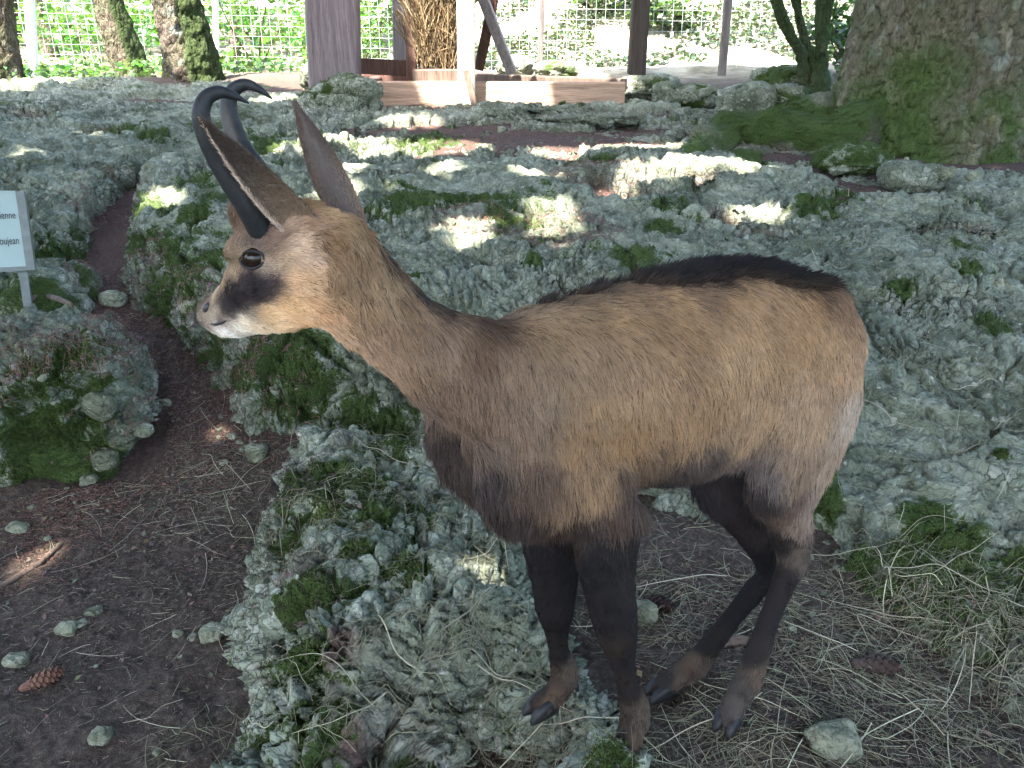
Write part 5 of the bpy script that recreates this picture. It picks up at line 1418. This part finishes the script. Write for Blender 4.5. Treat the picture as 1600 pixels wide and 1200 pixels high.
# straw and hay: density maps given as discs around places on the ground
def straws(name, n, centres, lmin, lmax, rad_, colr, label, cvar=.5, lift=.012, arch=.0):
    cs = np.array([c[:2] for c, r, w in centres]); rs = np.array([r for c, r, w in centres]); ws = np.array([w for c, r, w in centres], float)
    k_ = rng.choice(len(cs), n, p=ws / ws.sum())
    a = rng.uniform(0, 6.283, n); rr_ = rs[k_] * np.sqrt(rng.random(n))
    x = cs[k_, 0] + rr_ * np.cos(a); y = cs[k_, 1] + rr_ * np.sin(a)
    L = lmin + (lmax - lmin) * rng.random(n) ** 2.2
    hd2 = rng.uniform(0, 6.283, n); cur = rng.normal(0, .5, n)
    ks = 6
    X = np.zeros((n, ks)); Y = np.zeros((n, ks)); X[:, 0], Y[:, 0] = x, y
    kink = rng.random(n) < .25; kj = rng.integers(1, ks, n)
    for j in range(1, ks):
        hd2 = hd2 + cur / ks + np.where(kink & (kj == j), rng.normal(0, .9, n), 0)
        X[:, j] = X[:, j - 1] + np.cos(hd2) * L / (ks - 1); Y[:, j] = Y[:, j - 1] + np.sin(hd2) * L / (ks - 1)
    Hh = H(X.ravel(), Y.ravel()).reshape(n, ks)
    t = np.linspace(0, 1, ks)[None]
    lo = Hh[:, :1] * (1 - t) + Hh[:, -1:] * t
    Z = np.maximum(Hh + .0012, .6 * lo + .4 * Hh) + (rng.random((n, 1)) ** 2) * lift + arch * np.sin(t * 3.14) * L[:, None]
    # where a straw would leave the ground steeply (over a cliff), drop it
    ok = (Hh.max(1) - Hh.min(1)) < .5 * L + .02
    pts = np.stack([X, Y, Z], 2)[ok]
    n2 = len(pts)
    C = np.asarray(colr)[None] * ((1 - cvar) + 2 * cvar * rng.random((n2, 1))) * (1 + .035 * rng.normal(size=(n2, 3)))
    R = (rad_ * (.6 + .8 * rng.random((n2, 1)))) * np.array([1, 1, 1, .95, .8, .5])[None]
    o = hair_object(name, pts, np.clip(C, .005, .8), R, m_straw)
    tag(o, label, 'hay' if 'hay' in name or 'straw' in name else 'litter', kind='stuff')
    return o
S_ = seen_xy
dense = [(S_(1010, 960), .16, 3), (S_(1080, 900), .25, 3), (S_(1290, 960), .22, 4), (S_(1400, 1000), .25, 5), (S_(1500, 1060), .22, 4), (S_(1350, 1100), .18, 3), (S_(1200, 1140), .16, 4), (S_(1100, 1180), .14, 3), (S_(1450, 1170), .2, 4), (S_(800, 1060), .12, 2), (S_(770, 1130), .12, 2), (S_(690, 990), .16, 1.3), (S_(600, 1050), .14, .8), (S_(700, 880), .14, .6), (S_(640, 740), .25, 3), (S_(780, 790), .2, 2), (S_(400, 760), .25, 2.5), (S_(330, 740), .22, 1.5), (S_(500, 780), .2, .6), (S_(480, 1100), .15, .5), (S_(650, 1160), .15, .8), (S_(330, 1170), .12, 1), (S_(900, 1180), .14, 2), (S_(1560, 950), .15, 2), (S_(420, 850), .15, 1)]
sparse = [(S_(120, 950), .5, 3), (S_(260, 1080), .4, 3), (S_(300, 850), .35, 2.5), (S_(100, 830), .3, 1.5), (S_(280, 660), .3, 1.5), (S_(200, 760), .3, 1.2), (S_(1500, 500), .7, 1.2), (S_(1450, 650), .4, 1.2), (S_(950, 400), .6, .8), (S_(1250, 330), .9, .8), (S_(640, 350), .8, .4), (S_(1300, 870), .3, 1.5), (S_(60, 1130), .3, 1)]
straws('hay_straw', 3000, dense, .03, .13, .00048, (.18, .165, .105), 'loose pale hay scattered round the hooves and over the outcrop', .5, .02, .02)
straws('hay_straw', 3000, dense, .02, .10, .00042, (.13, .13, .075), 'greenish fine hay lying among the dry stalks', .5, .012, .02)
straws('hay_straw', 260, sparse, .04, .20, .00062, (.30, .27, .19), 'single dry straws on bare soil and slab', .4, .01)
straws('hay_straw', 110, dense, .10, .28, .0008, (.34, .31, .21), 'long thick pale hay stalks lying on top', .3, .02, .01)
soilc = [(S_(200, 1000), .6, 4), (S_(100, 900), .5, 3), (S_(300, 860), .35, 2), (S_(1080, 960), .25, 2), (S_(1300, 1020), .3, 2), (S_(1450, 1120), .3, 2)]
redc = [(S_(300, 620), .3, 3), (S_(210, 700), .3, 2), (S_(250, 540), .25, 2), (S_(40, 680), .25, 2), (S_(190, 440), .2, 1.5), (S_(60, 840), .25, 2), (S_(170, 340), .2, 1), (S_(930, 290), .25, 2), (S_(890, 365), .25, 1.5), (S_(745, 340), .2, 1), (S_(800, 200), .8, 3), (S_(960, 215), .7, 3), (S_(1230, 235), .4, 1.5), (S_(360, 700), .3, 2)]
straws('needle_litter', 16000, soilc, .006, .022, .0006, (.055, .038, .028), 'dark needles and crumbs covering the soil', .7, .006)
straws('needle_litter', 18000, redc, .008, .028, .0007, (.12, .062, .048), 'reddish brown conifer needles on path and in rock pockets', .6, .006)
straws('needle_litter', 7000, soilc + redc[:4], .008, .03, .0005, (.17, .14, .10), 'pale dry needles and chaff mixed into the soil', .5, .006)

# dry leaf and bark flakes
n = 2600
cs = [(c, r) for c, r, w_ in soilc + redc + redc[:4]]
k_ = rng.integers(0, len(cs), n)
x = np.array([cs[i][0][0] for i in k_]) + rng.normal(0, 1, n) * np.array([cs[i][1] for i in k_]) * .55
y = np.array([cs[i][0][1] for i in k_]) + rng.normal(0, 1, n) * np.array([cs[i][1] for i in k_]) * .55
cen = np.stack([x, y, H(x, y) + .003], 1)
tag(leaf_cloud('leaf_litter', cen, .008 + .016 * rng.random(n) ** 2, (.12, .085, .06), m_straw, None, 2.0), 'small dry leaf and bark flakes on soil and path', 'litter', kind='stuff')
# moss: short upright threads where moss grows
m_moss, nt, b = new_mat('moss_threads')
k = NT(nt); k.l(k.attr('col', 'Color'), b.inputs['Base Color']); b.inputs['Roughness'].default_value = .8; b.inputs['Specular IOR Level'].default_value = .1
mp_, mn_ = [], []
def moss_from(o, cnt, thr=.62):
    me = o.data
    nv_ = len(me.vertices)
    v = np.empty(nv_ * 3, np.float32); me.vertices.foreach_get('co', v); v = v.reshape(-1, 3)
    n_ = np.empty(nv_ * 3, np.float32); me.vertices.foreach_get('normal', n_); n_ = n_.reshape(-1, 3)
    a = np.empty(nv_, np.float32); me.attributes['moss'].data.foreach_get('value', a)
    i = np.where((a > thr) & (v[:, 1] < 6.5) & (v[:, 2] < 1.7))[0]
    if not len(i): return
    i = rng.choice(i, cnt)
    mp_.append(v[i] + rng.normal(0, .004, (cnt, 3))); mn_.append(n_[i])
moss_from(slab, 42000); moss_from(crag, 9000); moss_from(outcrop, 22000)
for o in list(bpy.data.objects):
    if o.name.split('.')[0] in ('boulder',): moss_from(o, 16000)
    elif o.name.split('.')[0] == 'rock': moss_from(o, 3000)
    elif o.name.split('.')[0] == 'root': moss_from(o, 14000)
    elif o.name.split('.')[0] == 'trunk' and o.parent == big: moss_from(o, 26000)
mp_, mn_ = np.concatenate(mp_), np.concatenate(mn_)
n = len(mp_)
L = .0035 + .006 * rng.random((n, 1))
dr = mn_ + rng.normal(0, .45, (n, 3)); dr /= np.linalg.norm(dr, axis=1, keepdims=True)
pts = np.stack([mp_ - mn_ * .002, mp_ + dr * L * .5, mp_ + dr * L + rng.normal(0, .0012, (n, 3))], 1)
C = np.array([.048, .068, .017]) * (.35 + 1.2 * rng.random((n, 1))) * (1 + .5 * fbm(mp_ * 30, 2, 5))[:, None] * (1 + .15 * rng.normal(size=(n, 3)))
tag(hair_object('moss', pts, np.clip(C, .005, .5), np.full((n, 3), .0009) * np.array([1, .9, .3]), m_moss), 'bright green moss growing in patches over the stones', 'moss', kind='stuff')

# stones lying loose on the soil
m_stone = rock_material('loose_stone', (1.2, 1.08, .96))
STONES = [
 (28, 828, .055, .035, .02, 'flat pale stone near the left edge beside a sunlit patch of soil'),
 (332, 993, .045, .04, .025, 'pale angular stone on the dark soil left of the outcrop'),
 (160, 1155, .035, .03, .022, 'rounded pale stone low on the dark soil'),
 (105, 985, .04, .03, .02, 'flat bluish stone flake in the middle of the dark soil'),
 (145, 958, .04, .03, .018, 'flat pale stone flake just above the bluish flakes'),
 (25, 1035, .05, .04, .02, 'bluish lumpy stone near the left edge above the cone'),
 (165, 722, .06, .045, .035, 'white stone at the right foot of the left boulder'),
 (178, 472, .075, .05, .045, 'whitish stone lying on the dirt path above the boulder'),
 (402, 715, .06, .05, .045, 'squarish grey stone at the top left of the outcrop'),
 (362, 683, .025, .02, .015, 'tiny pale stone where the path meets the slab'),
 (260, 632, .03, .025, .02, 'small grey pebble on the path right of the boulder'),
 (225, 675, .045, .035, .025, 'grey chip below the right side of the boulder'),
 (140, 752, .05, .04, .03, 'pale stone wedged under the mossy stone'),
 (1005, 968, .045, .035, .04, 'upright grey stone behind the near foreleg'),
 (1300, 1165, .07, .05, .035, 'pale lichened stone in the hay below the hind hooves'),
 (1238, 985, .014, .012, .010, 'small white pebble right of the hind legs'),
 (538, 215, .035, .03, .03, 'white pebble on the slab right of the far ear'),
 (1480, 275, .07, .05, .05, 'round white pebble under the big trunk'),
 (1520, 280, .05, .04, .04, 'small white pebble right of the round one under the trunk'),
 (785, 205, .05, .04, .03, 'pale stone on the red needles before the rack'),
 (160, 640, .075, .06, .055, 'bright whitish stone set in the lower right of the boulder'),
]
for i, (px, py, rx, ry, rz, lab) in enumerate(STONES):
    c = S_(px, py)
    me = boulder_me((c[0], c[1], c[2] + rz * .25), (rx * .62, ry * .62, rz * .8), 200 + i * 3, 3 if rx < .05 else 4, 1.3, None, 3.2)
    o = link('stone', me, m_stone); tag(o, lab, 'stone', 'loose stones on the soil')
# unnamed pebbles
proto = [boulder_me((0, 0, 0), (.014, .011, .008), 300 + i, 2, 1.0, None, 3.0) for i in range(5)]
for m_ in proto: m_.materials.append(m_stone)
peb = [(S_(*q), r) for q, r in (((150, 780), .15), ((330, 700), .2), ((380, 690), .1), ((200, 980), .25), ((100, 1100), .25), ((250, 650), .12), ((1250, 900), .2), ((620, 190), .6), ((1450, 290), .3))]
for i in range(36):
    c, r = peb[rng.integers(len(peb))]
    x, y = c[0] + rng.normal(0, r * .6), c[1] + rng.normal(0, r * .6)
    o = bpy.data.objects.new('pebble', proto[i % 5])
    s = .4 + .8 * rng.random() ** 2
    o.location = (x, y, float(H(np.array([x]), np.array([y]))[0]) + .002); o.rotation_euler = (rng.normal(0, .3), rng.normal(0, .3), rng.uniform(0, 6.28)); o.scale = (s, s, s)
    col.objects.link(o)
    tag(o, 'tiny grey limestone pebble, one of many strewn over the ground', 'pebble', 'tiny pebbles strewn over the ground')

# pine cones: overlapping scales on a spindle
def cone(px, py, length, rad_, ang, colr, label):
    c = S_(px, py)
    e = empty('pine_cone', (float(c[0]), float(c[1]), float(c[2]))); tag(e, label, 'pine cone')
    m = plain('cone_scales', colr, .8, .2, .45, 60)
    M = Matrix.Translation((c[0], c[1], c[2] + rad_ * .7)) @ Matrix.Rotation(ang, 4, 'Z') @ Matrix.Rotation(math.pi / 2, 4, 'Y')
    v, f, t3 = limb([np.array([0, 0, -length / 2]), np.array([0, 0, 0.]), np.array([0, 0, length / 2])], [rad_ * .45, rad_ * .7, rad_ * .25], 4)
    me = part_me('core', (v, f, t3)); me.transform(M); link('core', me, m, e)
    bm = bmesh.new()
    for s in ((-1, 0, 0), (1, 0, 0)): pass
    vs_ = [(-.45, 0, 0), (.45, 0, 0), (.6, .1, .8), (0, .16, 1.15), (-.6, .1, .8), (0, -.12, .1), (0, -.02, .9)]
    sc_me = bpy.data.meshes.new('scale'); sc_me.from_pydata(vs_, [], [(0, 1, 2), (0, 2, 3), (0, 3, 4), (5, 2, 1), (5, 3, 2), (5, 4, 3), (5, 0, 4), (5, 1, 0)]); sc_me.materials.append(m)
    N = 62
    for i in range(N):
        t = (i + .5) / N
        a = i * 2.39996
        r = rad_ * (math.sin(math.pi * (.12 + .83 * t)) ** .7) * .62
        z = length * (t - .5) * .92
        s = rad_ * .62 * (.6 + .5 * math.sin(math.pi * t))
        Ms = M @ Matrix.Translation((r * math.cos(a), r * math.sin(a), z)) @ Matrix.Rotation(a + math.pi / 2 + math.pi, 4, 'Z') @ Matrix.Rotation(math.radians(-38), 4, 'X') @ Matrix.Scale(s, 4)
        o = bpy.data.objects.new('scale', sc_me); o.parent = e; o.matrix_parent_inverse = Matrix.Translation(e.location).inverted(); o.matrix_basis = Ms; col.objects.link(o)
cone(70, 1068, .085, .019, .75, (.13, .065, .045), 'reddish brown pine cone lying on dark soil at lower left')
cone(1368, 1048, .085, .021, -.1, (.055, .038, .032), 'dark open pine cone in the hay at lower right')
cone(1030, 950, .07, .018, -.6, (.04, .026, .022), 'small dark pine cone behind the near foreleg')
cone(690, 705, .07, .018, .2, (.07, .05, .04), 'pine cone in the hay under the neck')

# the sign
m_sign = plain('sign_white', (.25, .315, .295), .6, .4, .06, 8)
m_frame = plain('sign_frame', (.11, .12, .11), .5, .4, .2, 30)
m_ink = plain('sign_ink', (.012, .013, .014), .6)
sb = P(38, 470, 3.12)
e = empty('sign', (float(sb[0]), float(sb[1]), float(sb[2]))); tag(e, 'white information sign on a grey post at the left edge', 'sign')
tr_, br_ = P(31, 300, 3.02), P(48, 420, 2.96)
up_v = tr_ - br_
hgt = np.linalg.norm(up_v); up_v /= hgt
rt = unit(np.array([.93, .36, 0])); rt = unit(rt - up_v * (rt @ up_v)); nrm = np.cross(rt, up_v)
if nrm[1] > 0: nrm = -nrm
W = .42
def board(name, mat, r0, r1, u0, u1, d0, d1):
    V = [br_ + rt * r + up_v * u + nrm * d for r in (r0, r1) for u in (u0, u1) for d in (d0, d1)]
    me = bpy.data.meshes.new(name); me.from_pydata([tuple(v) for v in V], [], [(0, 1, 3, 2), (4, 6, 7, 5), (0, 4, 5, 1), (2, 3, 7, 6), (0, 2, 6, 4), (1, 5, 7, 3)])
    return link(name, me, mat, e, smooth=False)
pan = board('panel', m_sign, -W, -.012, .010, hgt - .004, 0, .010)
board('frame_side', m_frame, -.0118, .016, -.004, hgt + .002, -.022, .014)
board('frame_side', m_frame, -W - .014, -W - .0002, -.004, hgt + .002, -.022, .014)
board('frame_rail', m_frame, -W, -.012, -.006, .0098, -.02, .0135)
board('frame_rail', m_sign, -W, -.012, hgt - .0038, hgt + .004, -.02, .0135)
board('post', m_frame, -.045, -.017, -.26, hgt * .9, -.045, -.0225)
for txt, u, sz_ in (('bienne', hgt * .66, .038), ('Boujean', hgt * .33, .038)):
    cu = bpy.data.curves.new('lettering', 'FONT'); cu.body = txt; cu.size = sz_; cu.align_x = 'RIGHT'; cu.extrude = .0003
    to = bpy.data.objects.new('lettering', cu); cu.materials.append(m_ink)
    X, Y, Z = Vector(rt), Vector(up_v), Vector(nrm)
    if X.cross(Y).dot(Z) < 0: Z = -Z
    M = Matrix(((X.x, Y.x, Z.x, 0), (X.y, Y.y, Z.y, 0), (X.z, Y.z, Z.z, 0), (0, 0, 0, 1)))
    pos = br_ + rt * (-.022) + up_v * u + nrm * .0112
    to.parent = pan
    to.matrix_basis = Matrix.Translation(Vector(pos)) @ M @ Matrix.Diagonal((.62, 1, 1, 1))
    col.objects.link(to)
    dgx = bpy.context.evaluated_depsgraph_get()
    lm = bpy.data.meshes.new_from_object(to.evaluated_get(dgx)); mb_ = to.matrix_basis.copy()
    bpy.data.objects.remove(to); lm.transform(mb_); lm.materials.clear()
    link('lettering', lm, m_ink, pan, smooth=False)
# a dry branch on the ground by the sign and one by the left edge
for pts_, r, lab in (([S_(48, 470), S_(80, 468), S_(112, 480)], .012, 'short brown stick on the ground beside the sign post'), ([S_(0, 920), S_(60, 885), S_(100, 850)], .008, 'thin dark twig on the soil at the left edge'), ([S_(1130, 1010), S_(1160, 1006), S_(1190, 1015)], .012, 'dark stick on the soil behind the hind hooves')):
    v, f, t3 = limb([q + (0, 0, r * .8) for q in pts_], [r, r * .9, r * .6], 5)
    o = link('stick', part_me('stick', (v + .004 * np.stack([fbm(v * 30, 2, 1), fbm(v * 30, 2, 2), fbm(v * 30, 2, 3)], 1), f, t3)), m_oldb); tag(o, lab, 'stick')
